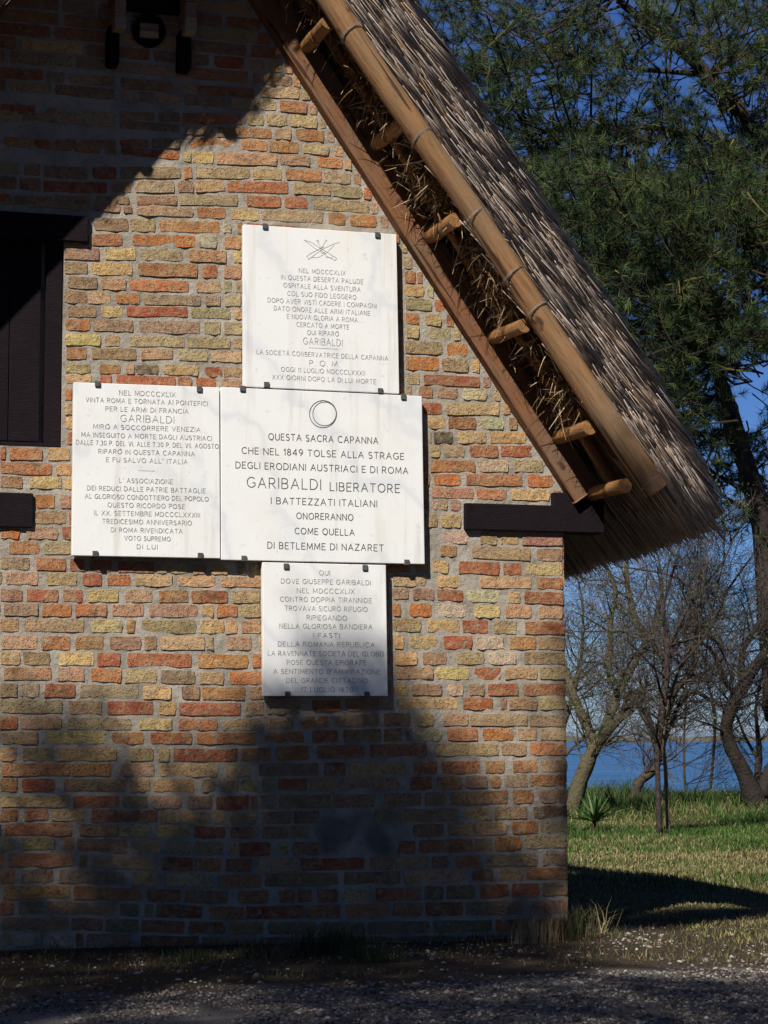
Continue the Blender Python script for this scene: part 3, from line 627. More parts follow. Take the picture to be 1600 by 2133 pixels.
def wire(px,py,r=.061,tilt=.35):
    p=W(px,py,YP); t=(p-PA).dot(PD); c=PA+PD*t
    y=Vector((0,-1,0)); z=PD.cross(y).normalized(); ax=(PD+y*tilt).normalized()
    u=z; v=ax.cross(u).normalized(); mb=MB(); n=22
    for dd in (0,.006):
        pts=[u*(math.cos(2*math.pi*k/n)*r)+v*(math.sin(2*math.pi*k/n)*r*1.05)+PD*dd for k in range(n+1)]
        mb.tube(pts,.0015,5,cap=False)
    o=mb.build('wire_tie',M['wire'],hut); o.location=c
for a in ((727,72),(882,285),(996,448),(1068,573),(1120,645),(1250,885),(1350,1010)): wire(*a)

# ------------------------------------------------------------------ thatch
N0=pole_n+.035
TH0=.215; 
sil=[sn_of(W(x,y_,-.54)) for x,y_ in ((862,0),(1010,240),(1180,500),(1330,740),(1440,905),(1494,1080))]
N_OUT=sum(q[1] for q in sil[:5])/5
S_THE=sn_of(W(1470,1098,-.54))[0]                    # outer tip of the eave
S_THI,N_THI=sn_of(W(1300,1222,-.52))
print('pole n',pole_n,'outer n',[round(q[1],3) for q in sil],'S_END',S_END,'S_THE',S_THE,S_THI)
def s_cut(n): # the eave is cut nearly level: outer reeds end a little higher up the slope
    k=(n-TH0)/(N_OUT-TH0); return S_THE+(S_THI-S_THE)*(N_OUT-n)/(N_OUT-N_THI)
def core(side):
    mb=MB(); yb,yf=DEPTH+.45,-.48
    pts=[(S_TOP-.15,TH0+.03),(s_cut(TH0+.03)-.1,TH0+.03),(s_cut(N_OUT-.1)-.12,N_OUT-.15),(S_THE-.75,N_OUT-.035),(S_TOP-.15,N_OUT-.035)]
    # verge face set back near the pole
    f=[rp(s,n,yf) for s,n in pts]; bk=[rp(s,n,yb) for s,n in pts]
    if side<0:
        f=[MIR(p) for p in f]; bk=[MIR(p) for p in bk]
        for q_,(s_,n_) in zip(f,pts): q_.y=-.48-xl_s(s_)
    vs=f+bk; n5=5; fs=[(0,1,2,3,4),(9,8,7,6,5)]+[(i,i+5,(i+1)%5+5,(i+1)%5) for i in range(5)]
    mb.add(vs,fs,(.20,.155,.12)); return mb.build('thatch_core',M['reed'],hut)
core(1); core(-1)
def tri_strip_reeds(base,dirv,length,rad,cols,name,par=hut,m=None,kind=True):
    """three-sided tapered stalks: base (n,3), dirv (n,3) unit, length (n,), rad (n,)"""
    n=len(base); base=np.asarray(base);dirv=np.asarray(dirv); dirv/=np.linalg.norm(dirv,axis=1)[:,None]
    ref=np.tile(np.array([0,1.,.1]),(n,1)); u=np.cross(dirv,ref); u/=np.linalg.norm(u,axis=1)[:,None]; v=np.cross(dirv,u)
    V=np.zeros((n,6,3)); 
    for k in range(3):
        a=2*math.pi*k/3+RNG.uniform(0,6,n) if False else 2*math.pi*k/3
        off=(u*math.cos(a)+v*math.sin(a))*rad[:,None]
        V[:,k]=base+off; V[:,3+k]=base+dirv*length[:,None]+off*.9
    F=[]
    for k in range(3):
        b=(k+1)%3; F+= [(k,b,3+b),(k,3+b,3+k)]
    F+= [(3,4,5)]
    F=np.array(F)[None]+ (np.arange(n)*6)[:,None,None]
    cc=np.repeat(np.asarray(cols)[:,None],6,axis=1)
    cc[:,3:]*=1.0
    o=np_mesh(name,V.reshape(-1,3),F.reshape(-1,3),cc.reshape(-1,3),m or M['reed'],par)
    if kind: stuff(o)
    return o
sdn,snn=np.array(sd),np.array(sn); R0=np.array(RK0)*np.array([1,0,1])
def reed_cols(n):
    pal=np.array([(.54,.46,.40),(.62,.54,.49),(.42,.33,.27),(.68,.58,.46),(.20,.15,.12),(.58,.39,.22),(.78,.71,.65)])
    pal=pal*np.array([1.12,1.07,1.02]); c=pal[RNG.choice(len(pal),n,p=[.27,.24,.17,.14,.05,.05,.08])]; return c*RNG.uniform(.75,1.2,n)[:,None]
def verge(n,side=1,name='verge_reeds'):
    YV=-.485
    s=RNG.uniform(S_TOP-.1,max(S_THE,S_THI)+.05,n); nn=RNG.uniform(0,1,n)
    nlo=np.interp(s,[S_TOP,S_END-.05,S_END+.12],[pole_n+.045,pole_n+.045,TH0+.0]); 
    # stepped courses: reed ends bunch into overlapping layers
    course=.235; off=(nn*.55)
    ph=((s/course+off)%1.0); 
    step=(1-ph)*.030
    N_=nlo+(N_OUT-np.clip((s-(S_THE-.75))/.75,0,1)**1.5*.10-nlo)*nn+ .006*RNG.normal(size=n)
    wav=np.array([mn.noise(Vector((a*3.1,b*9,0))) for a,b in zip(s,nn)])
    L=RNG.uniform(.22,.42,n)
    end=np.minimum(s, np.array([s_cut(v) for v in N_])+RNG.normal(size=n)*.010-.0)
    lump2=np.array([mn.noise(Vector((a*7.5,b*6,2))) for a,b in zip(s,nn)])
    Y=YV-RNG.uniform(0,.034,n)-.012*wav-step*.6-.007*lump2
    # near the top surface wrap back over the roof
    fan=math.radians(5)*(1-np.clip((s-(S_THE-.7))/.6,0,1))+RNG.normal(size=n)*.05+ .07*wav+.05*lump2
    out=(nn>.86)&(RNG.uniform(0,1,n)<.7); N_=N_+np.where(out,.018+.03*RNG.uniform(0,1,n)**2+.014*lump2,0)
    c_=.15; sn_=(np.floor(s/c_+.3*lump2)+1)*c_+RNG.normal(size=n)*.022; end=np.where(out,np.minimum(sn_,S_THE),end); fan=np.where(out,math.radians(9.5)*(1-.7*np.clip((s-(S_THE-.5))/.5,0,1))+RNG.normal(size=n)*.05,fan)
    fy=-.055+RNG.normal(size=n)*.04
    d=sdn[None]*np.cos(fan)[:,None]+snn[None]*np.sin(fan)[:,None]+np.array([0,1,0])[None]*fy[:,None]
    P=R0[None]+sdn[None]*end[:,None]+snn[None]*N_[:,None]+np.array([0,1,0])[None]*Y[:,None]
    base=P-d*L[:,None]
    if side<0: 
        lump=np.array([max(0,mn.noise(Vector((a*3.6,31,0)))+.8*mn.noise(Vector((a*9,11,0)))) for a in s]); base=base-snn[None]*(lump*.30*(1-nn))[:,None]  # lumps added to make the left verge's cast shadow ragged
        base[:,1]-=np.array([xl_s(a) for a in s]); base=base.copy(); base[:,0]=2*AX-base[:,0]; d=d*np.array([-1,1,1])
    return tri_strip_reeds(base,d,L,RNG.uniform(.0019,.0040,n),reed_cols(n),name)
verge(34000); verge(5500,-1)
def topcoat(n,side=1):
    s=RNG.uniform(S_TOP-.1,S_THE,n); Y=-.52+ (DEPTH+.9)*RNG.uniform(0,1,n)**1.6
    course=.235; ph=(s/course+.55)%1.0
    N_=N_OUT-.03-np.clip((s-(S_THE-.75))/.75,0,1)**1.5*.10+RNG.uniform(-.02,.012,n); L=RNG.uniform(.25,.4,n)
    fan=math.radians(6)+RNG.normal(size=n)*.04; fy=RNG.normal(size=n)*.04
    d=sdn[None]*np.cos(fan)[:,None]+snn[None]*np.sin(fan)[:,None]+np.array([0,1,0])[None]*fy[:,None]
    s=np.floor(s/course)*course+course*.9+RNG.normal(size=n)*.035*1.6
    P=R0[None]+sdn[None]*s[:,None]+snn[None]*N_[:,None]+np.array([0,1,0])[None]*Y[:,None]; base=P-d*L[:,None]
    if side<0: base=base.copy(); base[:,0]=2*AX-base[:,0]; d=d*np.array([-1,1,1])
    return tri_strip_reeds(base,d,L,RNG.uniform(.002,.0036,n),reed_cols(n),'roof_reeds')
topcoat(9000); topcoat(4000,-1)
def eave(n):
    k=RNG.uniform(0,1,n); N_=TH0+.0+(N_OUT-TH0)*k; Y=-.52+(DEPTH+1.0)*RNG.uniform(0,1,n)**1.3
    N_=TH0+(N_OUT-.11-TH0)*k; sag=.03*np.array([mn.noise(Vector((y*2.1,3,0))) for y in Y])+.05*np.clip(Y+.5,0,2.5)
    end=np.array([s_cut(v) for v in N_])+RNG.normal(size=n)*.018+sag
    L=RNG.uniform(.18,.5,n); fan=RNG.normal(size=n)*.04+.02; fy=RNG.normal(size=n)*.05
    d=sdn[None]*np.cos(fan)[:,None]+snn[None]*np.sin(fan)[:,None]+np.array([0,1,0])[None]*fy[:,None]
    P=R0[None]+sdn[None]*end[:,None]+snn[None]*N_[:,None]+np.array([0,1,0])[None]*Y[:,None]
    return tri_strip_reeds(P-d*L[:,None],d,L,RNG.uniform(.0022,.004,n),reed_cols(n)*.9,'eave_reeds')
eave(11000)
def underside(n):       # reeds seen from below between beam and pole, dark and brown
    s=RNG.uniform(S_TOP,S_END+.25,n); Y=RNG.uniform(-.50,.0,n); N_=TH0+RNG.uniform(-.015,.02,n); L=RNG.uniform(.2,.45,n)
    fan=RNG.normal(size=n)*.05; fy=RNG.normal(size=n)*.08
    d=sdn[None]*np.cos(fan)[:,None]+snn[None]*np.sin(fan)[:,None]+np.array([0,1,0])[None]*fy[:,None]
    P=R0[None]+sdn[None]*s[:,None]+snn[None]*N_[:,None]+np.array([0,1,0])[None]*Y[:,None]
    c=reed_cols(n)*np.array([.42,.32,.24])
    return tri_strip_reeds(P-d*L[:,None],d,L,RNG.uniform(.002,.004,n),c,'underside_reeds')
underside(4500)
def curl_blades(cent,count,spread,ln,name,pal,width,m,par,gravity=.6,seg=4,bias=None):
    """thin curling dry leaves / plumes"""
    V=[];F=[];Cc=[]
    for c in range(count):
        p=np.array(cent())
        d=np.array([random.gauss(0,1) for _ in range(3)]); 
        if bias is not None: d=d*.6+np.array(bias)
        d/=np.linalg.norm(d); L=ln*random.uniform(.4,1.3); side=np.cross(d,[random.gauss(0,1) for _ in range(3)]); side/=np.linalg.norm(side)
        curl=np.array([random.gauss(0,1) for _ in range(3)])*.55; col=np.array(random.choice(pal))*random.uniform(.6,1.3); w_=width*random.uniform(.5,1.4)
        o=len(V)
        for i in range(seg+1):
            t=i/seg; ww=w_*(1-.8*t)
            V.append(p-side*ww); V.append(p+side*ww); Cc+=[col,col]
            d=d+curl/seg+np.array([0,0,-gravity/seg]); d/=np.linalg.norm(d); p=p+d*(L/seg)
        for i in range(seg): a=o+2*i; F+=[(a,a+1,a+3),(a,a+3,a+2)]
    o=np_mesh(name,np.array(V),np.array(F),np.array(Cc),m,par); stuff(o); return o
purS=[sn_of(W(a[0],a[1],-.07))[0] for a,_ in PUR]
def tuft_pos():
    k=random.random(); i=random.choice([0,1,2,2,3,3,4,4]); s0=purS[i-1] if i>0 else purS[0]-.55; s1=purS[i]
    t=random.betavariate(2.2,1.3); s=s0+(s1-s0)*t
    return np.array(rp(s,TH0-.01-abs(random.gauss(0,.045)),random.uniform(-.44,-.10)))
curl_blades(tuft_pos,5200,0,.10,'plume_tufts',[(.12,.06,.028),(.17,.09,.04),(.07,.038,.022),(.22,.12,.05)],.0017,M['plume'],hut,gravity=.9)
curl_blades(tuft_pos,1500,0,.15,'hanging_reed_leaves',[(.50,.37,.21),(.38,.25,.13),(.26,.15,.07),(.55,.43,.27)],.0036,M['plume'],hut,gravity=.9)

# ------------------------------------------------------------------ marble plaques
def arc(cx,cy,rx,ry,a0,a1,n=8): return [(cx+rx*math.cos(math.radians(a0+(a1-a0)*i/n)),cy+ry*math.sin(math.radians(a0+(a1-a0)*i/n))) for i in range(n+1)]
GL={
'A':(.72,[[(0,0),(.36,1),(.72,0)],[(.13,.36),(.59,.36)]]),
'B':(.56,[[(0,0),(0,1),(.3,1)]+arc(.3,.76,.22,.24,90,-90,6)+[(0,.52)],[(.3,.52)]+arc(.3,.26,.26,.26,90,-90,6)+[(0,0)]]),
'C':(.68,[arc(.4,.5,.4,.5,48,312,12)]),
'D':(.66,[[(0,0),(0,1),(.22,1)]+arc(.22,.5,.44,.5,90,-90,9)+[(0,0)]]),
'E':(.5,[[(.5,1),(0,1),(0,0),(.5,0)],[(0,.52),(.42,.52)]]),
'F':(.48,[[(.48,1),(0,1),(0,0)],[(0,.52),(.4,.52)]]),
'G':(.72,[arc(.4,.5,.4,.5,48,325,12)+[(.72,.45),(.5,.45)]]),
'H':(.62,[[(0,0),(0,1)],[(.62,0),(.62,1)],[(0,.52),(.62,.52)]]),
'I':(.0,[[(0,0),(0,1)]]),
'L':(.46,[[(0,1),(0,0),(.46,0)]]),
'M':(.8,[[(0,0),(.06,1),(.4,.15),(.74,1),(.8,0)]]),
'N':(.64,[[(0,0),(0,1),(.64,0),(.64,1)]]),
'O':(.8,[arc(.4,.5,.4,.5,90,450,16)]),
'P':(.52,[[(0,0),(0,1),(.28,1)]+arc(.28,.73,.24,.27,90,-90,6)+[(0,.46)]]),
'Q':(.8,[arc(.4,.5,.4,.5,90,450,16),[(.36,.1),(.56,-.16)]]),
'R':(.58,[[(0,0),(0,1),(.28,1)]+arc(.28,.73,.24,.27,90,-90,6)+[(0,.46)],[(.26,.46),(.58,0)]]),
'S':(.5,[arc(.25,.75,.23,.25,40,250,7)+arc(.25,.25,.25,.27,80,-140,8)]),
'T':(.6,[[(0,1),(.6,1)],[(.3,1),(.3,0)]]),
'U':(.62,[[(0,1),(0,.3)]+arc(.31,.3,.31,.3,180,360,8)+[(.62,1)]]),
'V':(.66,[[(0,1),(.33,0),(.66,1)]]),
'X':(.62,[[(0,1),(.62,0)],[(.62,1),(0,0)]]),
'Z':(.58,[[(0,1),(.58,1),(0,0),(.58,0)]]),
'0':(.56,[arc(.28,.5,.28,.5,90,450,12)]),
'1':(.16,[[(0,.78),(.16,1),(.16,0)]]),
'3':(.5,[arc(.24,.76,.22,.24,140,-80,7)+arc(.24,.27,.26,.27,80,-140,8)]),
'4':(.6,[[(.45,0),(.45,1),(0,.3),(.6,.3)]]),
'7':(.5,[[(0,1),(.5,1),(.15,0)]]),
'8':(.52,[arc(.26,.76,.2,.24,90,450,10),arc(.26,.26,.26,.26,90,450,10)]),
'9':(.52,[arc(.26,.7,.25,.3,90,450,10)+[],[(.51,.7),(.48,.35),(.2,0)]]),
'.':(.04,[[(0,0),(.05,0)]]), "'":(.1,[[(.08,1.05),(0,.8)]]), '`':(.0,[[(-.3,1.2),(-.12,1.06)]]), '´':(0,[[(-.4,1.04),(-.28,1.22)]]),
' ':(.46,[])}
def text_strokes(txt,x0,x1,ym,h,slope):
    # natural width then spread to the measured width
    gap=.30; pos=[];x=0
    for ch in txt:
        w_,_s=GL[ch]
        if ch in "`´": pos.append(x-gap); continue
        pos.append(x); x+=w_+(gap if ch!=' ' else .0)
    tot=x-gap; k=(x1-x0)/(tot*h)
    kx=h*k; out=[]
    for ch,p in zip(txt,pos):
        jy=random.uniform(-.02,.02)*h
        gs=min(1.25,max(.8,k))
        w_=GL[ch][0]
        for st_ in GL[ch][1]:
            out.append([((x0+p*kx+ w_*(kx-h*gs)/2 + u*h*gs), ym+h/2-v*h+jy) for u,v in st_])
    xm=(x0+x1)/2
    return [[(u,v+slope*(u-xm)) for u,v in s] for s in out]
def ribbon(mb,pts,wd,y):
    P=[W(u,v,y) for u,v in pts]
    for a,b in zip(P,P[1:]):
        d=b-a
        if d.length<1e-6: continue
        d.normalize(); nn=Vector((-d.z,0,d.x))*(wd/2); e=d*(wd*.35)
        mb.add([a-nn-e,b-nn+e,b+nn+e,a+nn-e],[(0,1,2,3)])
def plaque(quad,yf,th,label,lines,clips,inkmat,sw,extra=None,rules=()):
    (x0,y0),(x1,y1),(x2,y2),(x3,y3)=quad      # TL TR BR BL in photo pixels
    P=[W(*q,yf) for q in quad]; c=(P[0]+P[1]+P[2]+P[3])/4
    t=thing('marble_plaque',label,'plaque',(c.x,yf+th,c.z),group='marble plaques on the gable wall')
    mb=MB(); mb.add([p-c for p in P]+[p-c+Vector((0,th,0)) for p in P],[(3,2,1,0),(4,5,6,7),(0,1,5,4),(1,2,6,5),(2,3,7,6),(3,0,4,7)])
    o=mb.build('slab',M['marble'],t); o.location=(0,-th,0); bevel(o,.0025)
    def slope(ym,xm):
        k=(ym-(y0+y1)/2)/((y3+y2)/2-(y0+y1)/2); return ((y1-y0)/(x1-x0))*(1-k)+((y2-y3)/(x2-x3))*k
    for L in lines:
        txt,a,b_,ym,h=L[:5]; mb=MB(); i=0
        for s in text_strokes(txt,a,b_,ym,h,slope(ym,0)):
            ribbon(mb,s,sw*(1.15 if h>13 else 1),yf-.0008-.00003*(i%7)); i+=1
        q=mb.build('inscription_line',inkmat); adopt(q,t)
    for a,b_,ym in rules:
        mb=MB(); sl_=slope(ym,0); ribbon(mb,[(a,ym-sl_*(b_-a)/2),(b_,ym+sl_*(b_-a)/2)],sw*.7,yf-.0008); q=mb.build('engraved_rule',inkmat); adopt(q,t)
    if extra: extra(t,yf,inkmat)
    for (cx,cy,topc) in clips:
        mb=MB(); C0=W(cx,cy,yf); s=.0125
        z0,z1=(C0.z-.012,C0.z+.014) if topc else (C0.z-.014,C0.z+.012)
        mb.box((C0.x-s,yf-.008,z0),(C0.x+s,yf-.001,z1))
        if topc: mb.box((C0.x-s,yf-.001,z1-.007),(C0.x+s,.004,z1))
        else: mb.box((C0.x-s,yf-.001,z0),(C0.x+s,.004,z0+.007))
        q=mb.build('clip',M['iron']); adopt(q,t); bevel(q,.002)
    return t
H1=9.0
def rifles(t,yf,ink):
    mb=MB(); Z=lambda x,y_: (490+x/4.444,450+y_/4.444)
    S=[[(635,220),(700,240),(780,290),(860,340),(915,375),(940,392),(925,412),(905,400),(850,375),(790,310)],
       [(968,242),(900,262),(820,300),(760,340),(700,385),(680,402),(662,372),(700,345),(770,310),(820,285)],
       [(705,383),(770,382),(850,335),(915,270)],[(640,222),(720,285),(770,320)],
       [(752,228),(765,220),(775,232),(765,244),(752,228)],[(765,244),(800,295)],[(845,225),(828,245),(805,290)],[(838,225),(848,232)],
       [(840,378),(890,388),(900,375)],[(780,300),(800,345),(830,330)]]
    for s in S: ribbon(mb,[Z(*p) for p in s],.0020,yf-.0008)
    q=mb.build('engraved_rifles',ink); adopt(q,t)
def ring(t,yf,ink):
    mb=MB()
    ribbon(mb,[(673+28.2*math.cos(a),862.5+28.2*math.sin(a)) for a in [2*math.pi*i/36 for i in range(37)]],.0036,yf-.0008)
    ribbon(mb,[(676+24.3*math.cos(a),862+24.6*math.sin(a)) for a in [2*math.pi*i/36 for i in range(37)]],.0030,yf-.0009)
    ribbon(mb,[(667,836),(671,833.5),(677,834.5),(680,837)],.0026,yf-.001)
    q=mb.build('engraved_ring',ink); adopt(q,t)
plaque([(507,467),(826,488),(832,820),(508,805)],-.052,.034,'upper squarish white marble plaque with crossed rifles emblem above faint grey lettering',[
 ("NEL MDCCCXLIX",623,719.5,566,8.5),("IN QUESTA DESERTA PALUDE",585.6,756.6,582,H1),("OSPITALE ALLA SVENTURA",591,751,598.5,H1),("COL SUO FIDO LEGGERO",599,742,615,H1),
 ("DOPO AVER VISTI CADERE I COMPAGNI",558,784,631,H1),("DATO ONORE ALLE ARMI ITALIANE",571,771,647,H1),("E NUOVA GLORIA A ROMA",598,745,662.6,H1),("CERCATO A MORTE",618,727,678.4,H1),
 ("QUI RIPARO`",640,705.6,694,H1),("GARIBALDI",632,713,712,13.5),("LA SOCIETA´ CONSERVATRICE DELLA CAPANNA",535,808.4,739.5,H1),("P. Q. M.",645,707,757,10.5),
 ("OGGI 11 LUGLIO MDCCCLXXXII",586,760,773,H1),("XXX GIORNI DOPO LA DI LUI MORTE",567.6,783,790,H1)],
 [(552,472,1),(786,490,1),(555,801,0),(792,814,0)],M['ink2'],.0022,rifles,[(643,705,725.7)])
plaque([(154,796),(457,807),(459,1163),(150,1157)],-.055,.036,'leftmost white marble plaque, tall, densely lettered, beside the dark shutter','' and [] or [
 ("NEL MDCCCXLIX",248.7,364.8,820,9.5),("VINTA ROMA E TORNATA AI PONTEFICI",179,432,836.5,H1),("PER LE ARMI DI FRANCIA",220,392.7,854,H1),("GARIBALDI",251.4,362.4,872.8,14),
 ("MIRO` A SOCCORRERE VENEZIA",194.7,417.4,891.5,H1),("MA INSEGUITO A MORTE DAGLI AUSTRIACI",170,441,909,H1),("DALLE 7.30 P. DEL VI. ALLE 7.30 P. DEL VII. AGOSTO",159,455,925.4,H1),
 ("RIPARO` IN QUESTA CAPANNA",205.6,405.5,942.5,H1),("E FU SALVO ALL' ITALIA",221.5,390.6,959.5,H1),("L' ASSOCIAZIONE",248.7,359.7,1002,H1),("DEI REDUCI DALLE PATRIE BATTAGLIE",182,428,1019.3,H1),
 ("AL GLORIOSO CONDOTTIERO DEL POPOLO",177.5,434,1036.4,H1),("QUESTO RICORDO POSE",224.6,384.4,1053.3,H1),("IL XX. SETTEMBRE MDCCCLXXXIII",196.7,415.8,1070.4,H1),("TREDICESIMO ANNIVERSARIO",213.6,399.3,1087.5,H1),
 ("DI ROMA RIVENDICATA",231.4,380,1105,H1),("VOTO SUPREMO",259.6,355,1121.8,H1),("DI LUI",285,327.7,1139,H1)],
 [(203,800,1),(415,811,1),(198,1153,0),(417,1157,0)],M['ink2'],.0026,None,[(289,322.5,980.7)])
plaque([(460,806),(879,825),(885,1175),(461,1166)],-.055,.036,'widest white marble plaque with round ring emblem and bold black lettering',[
 ("QUESTA SACRA CAPANNA",559.7,787.5,913.7,13),("CHE NEL 1849 TOLSE ALLA STRAGE",504,841.5,944.5,13),("DEGLI ERODIANI AUSTRIACI E DI ROMA",491.3,850,974.5,13),
 ("GARIBALDI",515,668,1007,21),("LIBERATORE",687.7,832.5,1015.5,17),("I BATTEZZATI ITALIANI",565,785,1046,13),("ONORERANNO",618,735.5,1076,12.5),("COME QUELLA",614.5,738,1107.5,12.5),
 ("DI BETLEMME DI NAZARET",557.7,798.7,1138.5,13)],
 [(505,810,1),(840,827,1),(508,1163,0),(847,1171,0)],M['ink'],.0035,ring)
plaque([(547,1171),(804,1177),(808,1450),(549,1450)],-.055,.036,'lowest white marble plaque, smallest of all, its bottom half crossed by a soft shadow',[
 ("QUI",665.4,687,1193.4,9.5),("DOVE GIUSEPPE GARIBALDI",586,772,1212,9.5),("NEL MDCCCXLIX",619,738,1231,9.5),("CONTRO DOPPIA TIRANNIDE",584,774,1249.4,9.5),("TROVAVA SICURO RIFUGIO",593.8,765.3,1268,9.5),
 ("RIPIEGANDO",639.3,722.6,1287,9.5),("NELLA GLORIOSA BANDIERA",582.5,775.3,1305,9.5),("I FASTI",653.4,707,1323.7,9.5),("DELLA ROMANA REPUBLICA",579.7,780,1342.4,9.5),
 ("LA RAVENNATE SOCIETA´ DEL GLOBO",558.5,799.4,1361.6,9.5),("POSE QUESTA EPIGRAFE",598,762.5,1380,9.5),("A SENTIMENTO D'AMMIRAZIONE",570.3,792,1399,9.5),
 ("DEL GRANDE CITTADINO",597,766,1417.5,9.5),("17 LUGLIO 1870",627.5,735.3,1436.6,9.5)],
 [(596,1180,1),(760,1183,1),(599,1446,0),(764,1446,0)],M['ink2'],.0025)

# ------------------------------------------------------------------ grass, gravel, leaf litter
def blades(P,H,Wd,lean,cols,name,m=None,seg=2):
    """P (n,3) roots; bent two-segment blades"""
    n=len(P); a=RNG.uniform(0,2*math.pi,n); side=np.stack([np.cos(a),np.sin(a),np.zeros(n)],1)
    b=RNG.uniform(0,2*math.pi,n); ld=np.stack([np.cos(b),np.sin(b),np.zeros(n)],1)
    up=np.array([0,0,1.]); l=lean*RNG.uniform(.2,1.3,n)
    mid=P+up*(H*.6)[:,None]+ld*(H*l*.35)[:,None]; tip=P+up*(H*(1-.3*l))[:,None]+ld*(H*l)[:,None]
    V=np.stack([P-side*Wd[:,None],P+side*Wd[:,None],mid+side*(Wd*.7)[:,None],mid-side*(Wd*.7)[:,None],tip],1)
    F=np.array([(0,1,2),(0,2,3),(3,2,4)])[None]+(np.arange(n)*5)[:,None,None]
    cc=np.repeat(cols[:,None],5,1)
    return np_mesh(name,V.reshape(-1,3),F.reshape(-1,3),cc.reshape(-1,3),m or M['blade'])
def gzv(X,Y): return np.array([gz(a,b) for a,b in zip(X,Y)])
def camxy(d,lat): # depth and lateral -> world xy
    f2=np.array([math.sin(YAW),math.cos(YAW)]); r2=np.array([math.cos(YAW),-math.sin(YAW)])
    return np.array([CAM.x,CAM.y])[None]+d[:,None]*f2[None]+lat[:,None]*r2[None]
def gcol(n,pal,p): 
    pal=np.array(pal); return pal[RNG.choice(len(pal),n,p=p)]*RNG.uniform(.7,1.3,n)[:,None]
GREEN=[(.045,.105,.016),(.08,.14,.028),(.026,.055,.012),(.26,.24,.09),(.34,.28,.14)]
n=125000; d=RNG.uniform(0,1,n)**.9*20.0+9.9; lat=d*RNG.uniform(.02,.26,n); q=camxy(d,lat)
keep=(q[:,0]>.03)&(q[:,1]<27.2)&((q[:,1]>.4)|(q[:,0]>.55)); q=q[keep]; d=d[keep]; n=len(q)
cl=np.array([mn.noise(Vector((a*.8,b*.8,0)))+.5*mn.noise(Vector((a*3,b*3,0))) for a,b in q])
near=np.clip((d-13.0)/6,0,1); far=np.clip((d-22.5)/3,0,1)
Hh=(.022+.03*near+.05*np.clip(cl,0,1)*near+.20*far*RNG.uniform(.4,1.2,n))*RNG.uniform(.6,1.4,n)
cg=gcol(n,GREEN[:3],[.4,.35,.25]); cd=gcol(n,[(.22,.19,.08),(.30,.25,.12),(.13,.13,.05),(.12,.08,.04)],[.3,.25,.3,.15])
cl2=np.array([mn.noise(Vector((a*.45+7,b*.45,2)))+.5*mn.noise(Vector((a*1.7,b*1.7,8))) for a,b in q]); Hh*=1+.9*np.clip(cl2,-.4,1)
mixk=np.clip(near*1.0+cl*.9+cl2*.7-.12,0,.93); cg*=(1-.45*np.clip(cl2*1.5,0,1))[:,None]; pick=RNG.uniform(0,1,n)<mixk
cols=np.where(pick[:,None],cg,cd)
g=blades(np.stack([q[:,0],q[:,1],gzv(q[:,0],q[:,1])-.005],1),Hh,RNG.uniform(.0016,.0034,n)*(.6+d/18),.7,cols,'lawn_grass'); stuff(g)
# taller reeds and weeds on the bank
n=9000; d=RNG.uniform(26,29.3,n); lat=RNG.uniform(1.6,6.2,n); q=camxy(d,lat); k=q[:,1]<27; q=q[k]; n=len(q)
cols=gcol(n,[(.05,.11,.02),(.08,.13,.03),(.22,.18,.09),(.10,.10,.05)],[.4,.3,.15,.15])
cl=np.array([mn.noise(Vector((a*1.3,b*1.3,4))) for a,b in q])
g=blades(np.stack([q[:,0],q[:,1],gzv(q[:,0],q[:,1])-.005],1),(.22+.22*np.clip(cl,0,1))*RNG.uniform(.5,1.3,n),RNG.uniform(.004,.007,n),.5,cols,'bank_reed_grass'); stuff(g)
# dry litter and sparse blades in the strip in front of the wall
n=26000; X=RNG.uniform(-3.6,2.6,n); Y=RNG.uniform(-3.0,.8,n); k=(Y<-.01)|(X>.05); X=X[k];Y=Y[k]
dens=np.array([mn.noise(Vector((a*1.6,b*2.2,11))) for a,b in zip(X,Y)])+np.where(Y>-1.5,.22,-.42)+np.where(X>.1,.3,0)+np.where(Y>-.25,.7,0); k=dens>RNG.uniform(-.1,.5,len(X)); X=X[k];Y=Y[k]; n=len(X)
g=blades(np.stack([X,Y,gzv(X,Y)-.003],1),RNG.uniform(.01,.045,n),RNG.uniform(.0012,.0025,n),1.1,gcol(n,[(.14,.09,.05),(.08,.065,.03),(.08,.10,.03),(.24,.18,.09)],[.35,.2,.28,.17]),'litter_grass'); stuff(g)
# grass clumps at the foot of the wall
def clump(px,py,name,label,cat,n,h,spread,pal,wd=.0016,lean=.5,off=(0,0)):
    p=G(px,py); t=thing(name,label,cat,(p.x+off[0],p.y+off[1],0)); n=int(n)
    P=np.stack([t.location.x+RNG.normal(size=n)*spread,np.minimum(t.location.y+RNG.normal(size=n)*spread*.35, -.006 if t.location.x<0 else 9),np.full(n,-.004)],1)
    g=blades(P,h*RNG.uniform(.35,1.15,n),np.full(n,wd)*RNG.uniform(.6,1.3,n),lean,gcol(n,pal,[1/len(pal)]*len(pal)),'blade_tuft'); adopt(g,t); stuff(g)
DG=[(.035,.06,.015),(.05,.075,.02),(.09,.08,.04)]; DRY=[(.25,.18,.09),(.16,.11,.06),(.32,.25,.14)]
clump(112,1998,'grass_clump','small dark weed tuft at wall foot, left end below the pale bricks','grass clump',60,.09,.035,DG)
clump(415,1998,'grass_clump','low green grass clump at wall foot, between the left weed and big dark clump','grass clump',160,.06,.09,DG)
clump(530,1992,'grass_clump','low wispy grass clump at wall foot, just left of the big dark clump','grass clump',100,.06,.06,DG)
clump(690,1990,'grass_clump','biggest dark bushy grass clump at wall foot with tall thin stems','grass clump',620,.15,.085,DG,.0018,.6)
